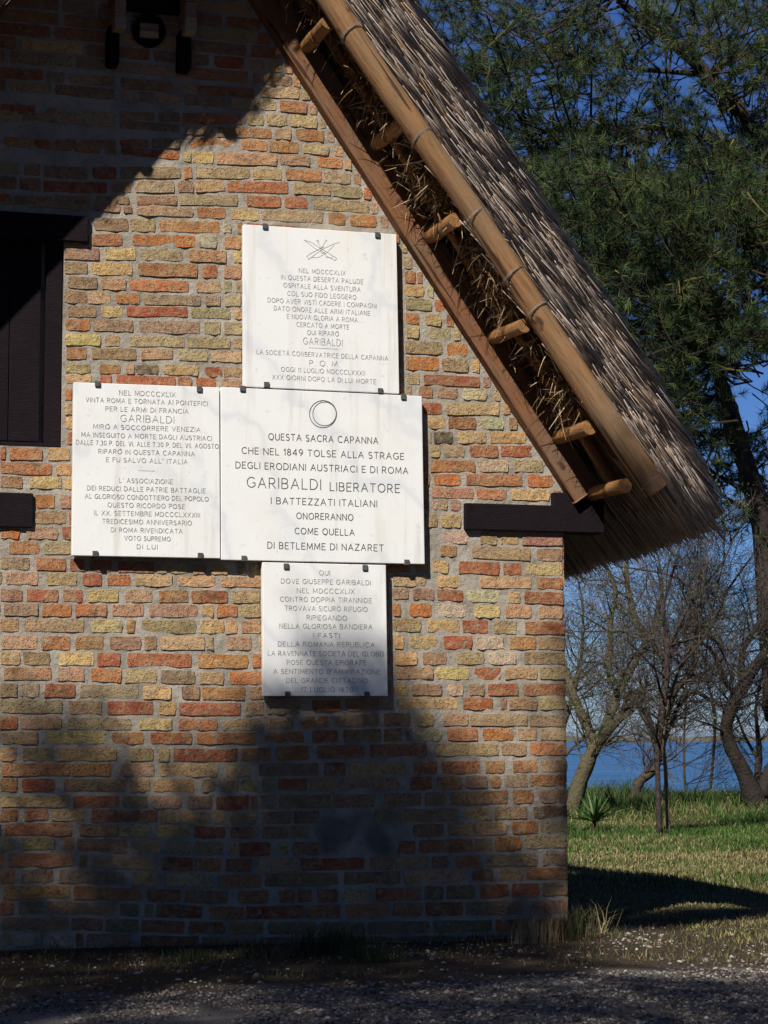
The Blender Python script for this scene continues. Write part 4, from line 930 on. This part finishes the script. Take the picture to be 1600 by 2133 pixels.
clump(760,2002,'grass_clump','dark grass clump just right of the biggest clump at wall foot','grass clump',260,.10,.08,DG)
clump(1110,1962,'grass_clump','tan dry grass clump leaning on the wall near its right corner','grass clump',200,.16,.07,DRY,.0012,.35,(0,-.03))
clump(1200,1955,'grass_clump','tall dark grass clump standing right at the wall corner','grass clump',300,.17,.05,DG+[DRY[1]],.0018,.5)
clump(1265,1945,'grass_clump','dry straw coloured clump with long arching blades right of wall corner','grass clump',16,.20,.03,[(.36,.29,.15),(.28,.23,.11)],.0024,1.0)
# gravel: real stones
def stones(n,xy,size,name,pal,p=None,flat=.6):
    ico=np.array([(0,0,1),(.89,0,.45),(.28,.85,.45),(-.72,.53,.45),(-.72,-.53,.45),(.28,-.85,.45),(.72,.53,-.45),(-.28,.85,-.45),(-.89,0,-.45),(-.28,-.85,-.45),(.72,-.53,-.45),(0,0,-1)])
    fi=np.array([(0,1,2),(0,2,3),(0,3,4),(0,4,5),(0,5,1),(1,6,2),(2,7,3),(3,8,4),(4,9,5),(5,10,1),(6,7,2),(7,8,3),(8,9,4),(9,10,5),(10,6,1)])
    a=RNG.uniform(0,2*math.pi,n); ca,sa=np.cos(a),np.sin(a)
    V=ico[None]*(1+RNG.uniform(-.28,.28,(n,12,1))); V=V*np.stack([RNG.uniform(.7,1.4,n),RNG.uniform(.7,1.2,n),RNG.uniform(.35,.8,n)*flat/.6],1)[:,None]
    V=V*size[:,None,None]; X=V[...,0]*ca[:,None]-V[...,1]*sa[:,None]; Y=V[...,0]*sa[:,None]+V[...,1]*ca[:,None]; V=np.stack([X,Y,V[...,2]],-1)
    z=gzv(xy[:,0],xy[:,1]); V+=np.stack([xy[:,0],xy[:,1],z+size*.15],1)[:,None]
    F=fi[None]+(np.arange(n)*12)[:,None,None]; cols=gcol(n,pal,p or [1/len(pal)]*len(pal))
    return np_mesh(name,V.reshape(-1,3),F.reshape(-1,3),np.repeat(cols[:,None],12,1).reshape(-1,3),M['stone'])
n=48000; X=RNG.uniform(-3.9,1.4,n); Y=RNG.uniform(-3.7,.5,n)
mask=np.array([mn.noise(Vector((a*.9,b*1.5,2)))*.45 for a,b in zip(X,Y)]); pr=np.clip((-1.45-Y+mask)/.35,0,1)*np.clip((.35-X)/1.0+.5,.15,1)+.05
k=(RNG.uniform(0,1,n)<pr)&((Y<-.03)|(X>.06)); xy=np.stack([X[k],Y[k]],1); n=len(xy)
g=stones(n,xy,RNG.uniform(.003,.0075,n)*RNG.choice([1,1,1.4],n),'gravel',[(.15,.125,.105),(.21,.185,.16),(.11,.085,.07),(.065,.048,.036),(.30,.275,.245)]); stuff(g)
# white pebbles, bigger, scattered on the right and along the wall foot
px_=np.concatenate([RNG.normal(1340,40,45),RNG.normal(1560,60,40),RNG.uniform(820,1600,80),RNG.uniform(600,1100,110),RNG.uniform(0,600,60)]); py_=np.concatenate([RNG.normal(1955,10,45),RNG.normal(1985,22,40),RNG.uniform(1960,2120,80),RNG.normal(1982,9,110),RNG.uniform(1995,2060,60)])
pts=np.array([[G(a,b).x,G(a,b).y] for a,b in zip(px_,py_)]); k=(pts[:,1]<-.03)|(pts[:,0]>.05); pts=pts[k]; n=len(pts)
g=stones(n,pts,RNG.uniform(.0035,.009,n)*RNG.choice([1,1,1,1.8],n),'pebbles',[(.30,.27,.24),(.20,.18,.16),(.44,.41,.37)]); stuff(g)

# ------------------------------------------------------------------ yucca
p=G(1240,1737); yu=thing('yucca_plant','spiky green yucca rosette on the grass beside the wall corner','plant',(p.x,p.y,0))
mb=MB(); mb.tube([p+Vector((0,0,-.02)),p+Vector((.004,0,.06)),p+Vector((.0,0,.13))],[.035,.03,.028],8,(.09,.06,.035)); adopt(mb.build('stem',M['bark'],smooth=True),yu)
def yleaf(az,el,L,col,wd=.016):
    mb=MB(); d=Vector((math.cos(az)*math.cos(el),math.sin(az)*math.cos(el),math.sin(el))); s=Vector((-math.sin(az),math.cos(az),0)); q=Vector((0,0,.11)); V=[];F=[]
    for i in range(6):
        t=i/5; ww=wd*(1.0-t**1.6)*(1 if i else .7)+.0006; ctr=q+d*(L*t)+Vector((0,0,-.10*L*t*t*math.cos(el)*2)); 
        V+=[ctr-s*ww+Vector((0,0,ww*.5)),ctr,ctr+s*ww+Vector((0,0,ww*.5))]
    for i in range(5): a=3*i; F+=[(a,a+1,a+4,a+3),(a+1,a+2,a+5,a+4)]
    mb.add(V,F,col); o=mb.build('leaf',M['blade'],yu); return o
for i in range(46):
    el=math.radians(random.uniform(12,85)); az=i*2.4+random.uniform(-.3,.3)
    yleaf(az,el,random.uniform(.27,.40),random.choice([(.05,.11,.03),(.08,.15,.05),(.035,.08,.02),(.12,.18,.07)]))
for az,el,L in ((-.25,.5,.5),(3.3,.35,.38)): yleaf(az,el,L,(.30,.30,.07) if az<0 else (.07,.12,.04))

# ------------------------------------------------------------------ trees
def limb_pts(pts,d,dj=0.0):
    out=[]; 
    for i,p in enumerate(pts): out.append(D(p[0],p[1],d+dj*i/max(1,len(pts)-1)))
    return out
def smooth_pts(pts,rad,k=4):
    P=[];R=[]
    n=len(pts)
    for i in range(n-1):
        p0=pts[max(i-1,0)];p1=pts[i];p2=pts[i+1];p3=pts[min(i+2,n-1)]
        for j in range(k):
            t=j/k; P.append(.5*((2*p1)+(p2-p0)*t+(2*p0-5*p1+4*p2-p3)*t*t+(3*p1-p0-3*p2+p3)*t**3)); R.append(rad[i]+(rad[i+1]-rad[i])*t)
    P.append(pts[-1]);R.append(rad[-1]); return P,R
class Twigs:
    def __init__(s): s.mb=MB(); s.tips=[]
    def grow(s,p,d,L,r,level,up=.25,wig=.35,colf=None,kids=(4,6),minr=.0018):
        n=5 if level>0 else 4; pts=[p]; rad=[r]; q=p.copy(); dd=d.normalized(); bend=Vector((random.gauss(0,.25),random.gauss(0,.25),random.gauss(0,.2)))
        for i in range(n):
            dd=(dd+Vector((random.gauss(0,wig),random.gauss(0,wig),random.gauss(0,wig)))*.35+bend*.3+Vector((0,0,up/n))).normalized()
            q=q+dd*(L/n); pts.append(q); rad.append(max(minr,r*(1-.75*(i+1)/n)))
        s.mb.tube(pts,rad,3 if r<.012 else 6,colf(r) if colf else None,cap=False)
        s.tips.append((pts[-1],dd,level))
        if level>0:
            for k in range(random.randint(*kids)):
                t=random.uniform(.2,1)*n; i=min(n-1,int(t)); b=pts[i].lerp(pts[i+1],t-i)
                ax=(pts[i+1]-pts[i]).normalized(); rnd=Vector((random.gauss(0,1),random.gauss(0,1),random.gauss(0,1))); pr=(rnd-ax*rnd.dot(ax)).normalized()
                s.grow(b,(ax+pr*random.uniform(.5,1.1)),L*random.uniform(.42,.7),max(minr,rad[i]*.55),level-1,up,wig,colf,kids,minr)
def leafquads(pts,n_per,size,spread,pal,name,par,m=None):
    P=np.array([tuple(p) for p in pts]); P=np.repeat(P,n_per,0); n=len(P); P=P+RNG.normal(size=(n,3))*spread
    a=RNG.normal(size=(n,3)); a/=np.linalg.norm(a,axis=1)[:,None]; b=RNG.normal(size=(n,3)); b-=a*(a*b).sum(1)[:,None]; b/=np.linalg.norm(b,axis=1)[:,None]
    s=size*RNG.uniform(.6,1.3,n); V=np.stack([P,P+a*s[:,None]*.5+b*s[:,None]*.2,P+a*s[:,None],P+a*s[:,None]*.5-b*s[:,None]*.2],1)
    F=np.array([(0,1,2),(0,2,3)])[None]+(np.arange(n)*4)[:,None,None]; c=gcol(n,pal,[1/len(pal)]*len(pal))
    o=np_mesh(name,V.reshape(-1,3),F.reshape(-1,3),np.repeat(c[:,None],4,1).reshape(-1,3),m or M['needle']); adopt(o,par); return o
def bare_tree(base,limbs,dist,label,seed,bark,twn,leaf=0,level=2,tl=(.5,1.0),cat='tree',dz=0.0,up=.3,kids=(4,6)):
    random.seed(seed); k=dist/FPX; p0=D(base[0],base[1],dist)
    t=thing('tamarisk_tree',label,cat,(p0.x,p0.y,gz(p0.x,p0.y)),group='scrubby trees on the bank')
    tw=Twigs()
    for li,(pts,ws,dj) in enumerate(limbs):
        P=limb_pts(pts,dist,dj); P,R=smooth_pts(P,[x*k/2 for x in ws])
        mb=MB(); mb.tube(P,[r*(1+.16*mn.noise(Vector((i*.9,li,seed)))) for i,r in enumerate(R)],9,bark,jit=.22)
        adopt(mb.build('trunk' if li==0 else 'limb',M['bark'],smooth=True),t)
        L=sum((b-a).length for a,b in zip(P,P[1:]))
        cnt=int(twn*L*1.3)
        for c in range(cnt):
            i=random.randint(int(len(P)*(.45 if li==0 else .1)),len(P)-2); ax=(P[i+1]-P[i]).normalized()
            rnd=Vector((random.gauss(0,1),random.gauss(0,.9),random.gauss(0,1))); pr=(rnd-ax*rnd.dot(ax)).normalized()
            tw.grow(P[i],ax*.6+pr,random.uniform(*tl),min(R[i]*.45,random.uniform(.006,.016)),level,up,.4,lambda r:((.085,.068,.055) if r<.006 else tuple(c*.9 for c in bark)),kids)
        tw.grow(P[-1],(P[-1]-P[-2]),tl[1],R[-1],level,up,.4,lambda r:tuple(c*.7 for c in bark),kids)
    o=tw.mb.build('twigs',M['twig']); adopt(o,t)
    if leaf:
        tips=[p for p,d_,l in tw.tips if random.random()<leaf]
        leafquads(tips,4,.032,.035,[(.05,.075,.03),(.07,.095,.04),(.035,.055,.025)],'leaves',t)
    return t
LB=(.10,.085,.05); DB=(.035,.028,.024); MBK=(.075,.06,.045)
bare_tree((1190,1700),[([(1188,1705),(1205,1640),(1232,1570),(1250,1540)],[36,33,29,26],0),
 ([(1250,1545),(1275,1480),(1290,1440),(1320,1380),(1345,1340),(1370,1280)],[23,21,20,19,16,10],.5),
 ([(1280,1425),(1268,1390),(1272,1330),(1272,1290),(1282,1230),(1260,1170)],[16,14,13,12,9,6],-.3),
 ([(1240,1545),(1212,1490),(1192,1440),(1180,1400)],[22,20,18,16],.4),
 ([(1345,1335),(1318,1270),(1305,1200),(1308,1130)],[16,14,11,8],.4)],24,
 'leaning tree with yellow lichened trunk forking right beside the brick wall',21,LB,9,leaf=.5,tl=(.35,.8))
bare_tree((1330,1690),[([(1332,1680),(1325,1650),(1335,1625),(1360,1605),(1372,1570),(1365,1540)],[22,22,20,20,17,16],0),
 ([(1365,1545),(1345,1500),(1320,1450),(1290,1400)],[12,10,7,5],.5),([(1378,1560),(1400,1500),(1440,1440),(1500,1470),(1530,1455)],[13,11,10,7,4],.4),
 ([(1372,1560),(1400,1450),(1440,1400),(1455,1330),(1490,1290),(1515,1230)],[16,15,13,12,8,5],-.4)],27,
 'middle tree with short crooked trunk bending right over the blue water',22,MBK,10,leaf=.1,tl=(.4,.85))
bare_tree((1373,1738),[([(1374,1738),(1372,1660),(1370,1570),(1380,1480),(1390,1390),(1390,1330)],[13,12,12,17,13,11],0),
 ([(1390,1345),(1360,1330),(1300,1316),(1205,1316)],[6,5,4,3],.2),([(1390,1350),(1420,1290),(1450,1240),(1500,1180),(1530,1120)],[9,8,6,5,3],.2),
 ([(1392,1345),(1470,1325),(1500,1350),(1520,1400)],[7,6,5,3],.3),([(1445,1250),(1425,1215),(1385,1195),(1290,1180)],[6,6,5,3],.2)],20.5,
 'slim dark young tree standing in front of the crooked middle one',23,(.06,.045,.04),9,leaf=.35,tl=(.4,.9))
random.seed(5)
bare_tree((1393,1738),[([(1393,1738),(1390,1680),(1386,1600),(1382,1540),(1390,1470),(1410,1410),(1430,1370)],[9,9,8,8,8,7,6],0)],20.7,
 'thinnest pale trunk close beside the slim dark young tree',24,(.17,.12,.075),10,leaf=.1,tl=(.35,.7))
bare_tree((1582,1700),[([(1590,1712),(1570,1660),(1545,1600),(1520,1550),(1514,1510),(1530,1460),(1550,1425),(1580,1380),(1612,1340)],[58,44,34,28,26,30,28,22,18],0),
 ([(1552,1425),(1545,1390),(1550,1350),(1580,1300),(1620,1250)],[16,15,13,11,9],.4),([(1590,1660),(1600,1610),(1625,1580)],[26,24,22],.2),
 ([(1540,1450),(1510,1420),(1480,1350),(1440,1340)],[10,9,7,4],-.4)],25,
 'thick black S-curved trunk at the right edge of the bank',25,DB,10,leaf=.15,tl=(.4,.9))
bare_tree((1583,1640),[([(1580,1690),(1578,1620),(1582,1570),(1578,1520),(1575,1470),(1590,1400)],[16,15,14,9,7,5],0),([(1578,1580),(1555,1540),(1536,1495)],[8,6,5],.2),([(1590,1480),(1620,1440)],[7,6],0)],28,
 'slender tree behind the S-curved trunk with a V fork low over the water',26,MBK,9,tl=(.3,.7))
bare_tree((1160,1700),[([(1150,1690),(1160,1560),(1190,1460),(1210,1380),(1215,1300)],[20,16,12,9,6],0),([(1160,1600),(1190,1560),(1230,1530)],[8,6,4],0)],27,
 'twiggy grey tree mostly hidden behind the brick wall corner',27,MBK,11,leaf=.05,tl=(.4,.9))
bare_tree((1480,1690),[([(1475,1690),(1490,1500),(1470,1400),(1480,1300),(1500,1200)],[7,6,5,4,4],0),([(1430,1690),(1425,1560),(1430,1400),(1420,1250)],[5,5,4,3],0)],31,
 'faint tangle of thin stems far back between middle and S-curved trees',28,MBK,16,leaf=.25,level=2,tl=(.5,1.1))

# pines
def needle_tufts(P,Dr,name,par,nn=20,L=.135,wd=.0036,pal=None):
    P=np.array([tuple(p) for p in P]); Dr=np.array([tuple(p) for p in Dr]); m=len(P)
    P=np.repeat(P,nn,0); Dr=np.repeat(Dr,nn,0); n=len(P); r=RNG.normal(size=(n,3)); r/=np.linalg.norm(r,axis=1)[:,None]
    d=Dr*.8+r; d/=np.linalg.norm(d,axis=1)[:,None]; s=np.cross(d,RNG.normal(size=(n,3))); s/=np.linalg.norm(s,axis=1)[:,None]
    l=L*RNG.uniform(.6,1.25,n); b=P-Dr*RNG.uniform(0,.09,n)[:,None]
    V=np.stack([b-s*wd,b+s*wd,b+d*l[:,None]],1); F=np.arange(n*3).reshape(-1,3)
    pal=np.array(pal or [(.022,.044,.014),(.034,.060,.017),(.055,.085,.021),(.012,.025,.009),(.075,.092,.026)]); c=pal[RNG.choice(len(pal),m)]*RNG.uniform(.6,1.35,m)[:,None]; c=np.repeat(np.repeat(c,nn,0)[:,None],3,1)
    o=np_mesh(name,V.reshape(-1,3),F,c.reshape(-1,3),M['needle']); adopt(o,par); return o
def pine(base,limbs,dist,label,seed,sprays,region,gaps,drange,bark=(.048,.036,.032),nn=20,lich=True,per=(5,9)):
    random.seed(seed); k=dist/FPX; p0=D(base[0],base[1],dist)
    t=thing('pine_tree',label,'tree',(p0.x,p0.y,gz(p0.x,p0.y)),group='pines beside the hut')
    lim=[]
    for li,(pts,ws,dj) in enumerate(limbs):
        P=limb_pts(pts,dist,dj); P,R=smooth_pts(P,[x*k/2 for x in ws]); mb=MB()
        mb.tube(P,[r*(1+.15*mn.noise(Vector((i*.9,li,seed)))) for i,r in enumerate(R)],10,bark,jit=.2); adopt(mb.build('trunk' if li==0 else 'limb',M['bark'],smooth=True),t); lim+=P
    tw=MB(); TP=[];TD=[]
    for c in range(sprays):
        for _ in range(30):
            x=random.uniform(region[0],region[2]); y_=random.uniform(region[1],region[3])
            if any(((x-g[0])/g[2])**2+((y_-g[1])/g[3])**2<1 for g in gaps): continue
            if len(region)>4 and not region[4](x,y_): continue
            break
        q=D(x,y_,random.uniform(*drange)); 
        if lim:
            b=min(lim,key=lambda v:(v-q).length)
        dirv=(q-b).normalized() if (q-b).length>.2 else Vector((random.gauss(0,1),random.gauss(0,1),.3)).normalized()
        dirv=(dirv+Vector((random.gauss(0,.5),random.gauss(0,.5),random.gauss(.2,.4)))).normalized()
        L=random.uniform(.45,.9); pts=[q-dirv*L]; dd=dirv.copy()
        for i in range(4): dd=(dd+Vector((random.gauss(0,.15),random.gauss(0,.15),random.gauss(.05,.12)))).normalized(); pts.append(pts[-1]+dd*(L/4))
        col=(.16,.14,.035) if (lich and random.random()<.08) else (.05,.038,.03)
        tw.tube(pts,[.012,.010,.008,.006,.004],4,col,cap=False)
        if random.random()<.35:                       # link to the limb it grows from
            m_=pts[0].lerp(b,.5)+Vector((0,0,-.1)); tw.tube([pts[0],m_,b],[.011,.016,.022],4,col,cap=False)
        for j in range(random.randint(*per)):
            i=random.randint(1,3); a=pts[i].lerp(pts[i+1],random.random()); sd_=(dd+Vector((random.gauss(0,.8),random.gauss(0,.8),random.gauss(.1,.7)))).normalized(); e=a+sd_*random.uniform(.06,.3)
            tw.tube([a,e],[.004,.0025],3,(.07,.05,.035),cap=False); TP.append(e); TD.append(sd_)
    adopt(tw.build('branches',M['twig']),t); needle_tufts(TP,TD,'needles',t,nn)
    return t
GAPS=[(1420,172,34,26),(1560,810,55,75),(1170,130,14,12),(1210,235,12,9),(1590,350,20,28),(1300,330,24,14),(1130,395,12,12),(1380,505,26,12),(1420,520,20,10),(890,20,16,18),(1000,230,10,20),(1330,790,26,20),(1525,650,30,18),(1250,470,9,9),(1460,60,14,10)]
inside=lambda x,y_: x>(820+y_*.60) and (y_<620 or x<1540 or random.random()<.45) and (y_<780 or random.random()<.75) and (y_<950 or random.random()<.45)
pine((1640,1850),[([(1625,1500),(1612,1330),(1598,1200),(1588,1090),(1560,985),(1540,930),(1520,850),(1500,790),(1478,720),(1462,660)],[70,62,52,50,42,40,34,28,22,14],0),
 ([(1625,735),(1560,690),(1500,655),(1440,620),(1380,590)],[28,24,20,16,10],.8),([(1625,590),(1560,550),(1500,533),(1420,528),(1330,545)],[24,20,16,12,7],.6),
 ([(1640,500),(1560,470),(1480,452),(1380,455)],[16,13,10,6],.6),([(1510,830),(1440,828),(1370,832)],[14,11,9],.3),([(1512,858),(1440,860),(1380,858)],[12,9,7],.3),
 ([(1520,905),(1470,905),(1430,895),(1390,893)],[12,10,8,6],.3),([(1565,1030),(1530,1010),(1480,980)],[14,11,8],.4),([(1590,1100),(1550,1060),(1500,1030)],[12,9,6],.3)],26,
 'tall pine with dark leaning trunk at the right edge, boughs over the roof',31,860,(880,330,1680,1130,inside),GAPS,(24,29),nn=34)
pine((1720,1850),[([(1740,1400),(1700,900),(1640,420),(1560,260),(1480,160),(1400,90),(1300,10),(1240,-60)],[60,52,36,32,28,22,16,10],0),
 ([(1480,155),(1400,150),(1300,140),(1200,120)],[14,11,8,5],.5),([(1600,330),(1450,280),(1330,265),(1200,270),(1110,280)],[18,15,12,9,5],.6)],29,
 'second pine further back whose long dark bough slopes across the top right sky',32,720,(860,-80,1700,480,lambda x,y_: x>(830+max(0,y_)*.62)),GAPS,(26,32),nn=34)
random.seed(9)
# yellow lichen covered dead branch in the crown
# ------------------------------------------------------------------ the shade tree standing up-sun, left of the camera
MASK="""
0 0 0 0 0 0 0 0 0 0 0 0 0 0 0 0 0 0 0 0
0 0 0 0 0 0 0 0 0 0 0 1 3 1 0 0 0 0 0 0
0 0 0 0 0 0 0 0 0 0 0 2 7 4 0 0 0 0 0 0
0 2 4 1 0 0 0 0 0 1 2 1 5 9 1 0 0 0 0 0
1 7 7 3 0 0 0 0 3 8 9 9 9 9 2 0 0 0 0 0
2 3 7 8 6 3 2 3 8 9 9 9 9 9 9 7 1 0 0 0
5 4 4 6 7 6 5 5 6 9 9 9 9 9 9 9 8 4 0 0
7 7 5 6 8 8 8 7 8 9 9 9 9 9 9 8 7 6 3 0
7 4 2 5 8 8 8 8 8 9 9 9 9 9 9 8 5 5 6 3
8 3 2 6 9 9 9 9 9 9 9 9 9 9 9 9 8 5 5 6
8 5 3 8 9 8 7 8 9 9 9 9 9 9 9 9 9 8 7 6
9 6 5 9 9 9 9 9 9 9 9 9 9 9 9 9 9 9 9 8
9 7 6 9 9 9 9 9 9 9 9 9 9 9 9 9 9 9 9 9
"""
mask=[[int(c) for c in r.split()] for r in MASK.strip().splitlines()]
tgt=[]
for r,row in enumerate(mask):
    for c,v in enumerate(row):
        for k in range(int({0:0,1:1,2:1,3:1,4:1,5:2,6:2,7:4,8:6,9:12}[v])):
            tgt.append(W(60*c+random.uniform(0,60),1290+60*r+random.uniform(0,60)))
for k in range(2000):      # beside the wall corner
    px=random.uniform(1188,1640); p=G(px,random.uniform(1850,1932-max(0,px-1400)*.17))
    if p.x-.86*p.y>.06 and p.y*1.22<1.36: tgt.append(p)     # what the hut itself does not shade already
for k in range(5200):      # ground in front of the wall
    x=random.uniform(-4.6,2.2); y_=random.uniform(-4.2,-.05)
    px,py=pxof(Vector((x,y_,0)))
    if px>1215 and py<2045+12*mn.noise(Vector((px*.01,0,0))): continue
    if mn.noise(Vector((x*1.2,y_*2.0,7)))>.40: continue
    tgt.append(Vector((x,y_,0)))
for k in range(120): x=random.uniform(-2.6,-4.6); tgt.append(Vector((x,0,random.uniform(0,1.1))))
cl=[]
for p in tgt: 
    t_=random.uniform(11,14.5); cl.append(p+SUNV*t_)
ctr=sum(cl,Vector())/len(cl); lo=min(c.z for c in cl)
sb=Vector((-1.05-.86*abs(ctr.y),ctr.y,0)); ZT=1.22*abs(ctr.y)+.62
stree=thing('pine_tree','tall pine standing left of the camera, outside the picture, shading the wall','tree',(sb.x,sb.y,0),group='pines beside the hut')
mb=MB(); mb.tube([sb+Vector((0,0,-.2)),sb+Vector((.05,0,3)),sb+Vector((0,.03,6)),sb+Vector((0,0,ZT))],[.22,.19,.16,.05],10,(.08,.06,.045)); adopt(mb.build('trunk',M['bark'],smooth=True),stree)
mb=MB()
for i in range(26):
    e=random.choice(cl); h=random.uniform(.35,1); s_=sb+Vector((0,0,ZT-random.uniform(.2,2.2))); mb.tube([s_,s_.lerp(e,.5)-Vector((0,0,.15)),e],[.05,.03,.012],5,(.08,.06,.045),cap=False)
adopt(mb.build('limbs',M['bark']),stree)
leafquads(cl,12,.085,.085,[(.04,.08,.025),(.06,.10,.03)],'crown',stree)
# unseen pines added behind and beside the camera to close off low sky light
GR=[(-13.5,-4,9.5,2.3),(-14.5,-8.5,11,2.4),(-17,-12,12,2.8),(-12.5,-15.5,13,2.8),(-7.5,-15,13.5,3),(-3,-14.5,14,3),(1.5,-14,14,3),(5.5,-12,14.5,3),(8.5,-8.5,14.5,3),(9,-4,14,2.8),(10,0,12.5,2.5)]
LBL=['far left end, nearest the wall','left, second from the wall','left, third from the wall','left rear corner of the grove','rear row, left of the camera','rear row, straight behind the camera','rear row, right of the camera','right rear corner of the grove','right, third from the lawn','right, second from the lawn','right, nearest the lawn']
for i,(x,y_,h,r_) in enumerate(GR):
    t=thing('pine_tree','dense pine added outside the picture to block low sky light, '+LBL[i],'tree',(x,y_,0),group='pines beside the hut')
    mb=MB(); mb.tube([(x,y_,-.2),(x+.1,y_,h*.4),(x,y_+.1,h*.9)],[.2,.16,.05],9,(.08,.06,.045)); adopt(mb.build('trunk',M['bark'],smooth=True),t)
    cs=[]
    for k in range(460):
        a=random.uniform(0,6.283); u=random.uniform(0,1); rr=r_*math.sqrt(random.uniform(.15,1))*(1-.55*u*u); cs.append(Vector((x+rr*math.cos(a),y_+rr*math.sin(a),h*(.13+.87*u))))
    leafquads(cs,9,.42,.22,[(.04,.07,.025),(.055,.09,.03),(.03,.055,.02)],'crown',t)
print('objects',len(bpy.data.objects))
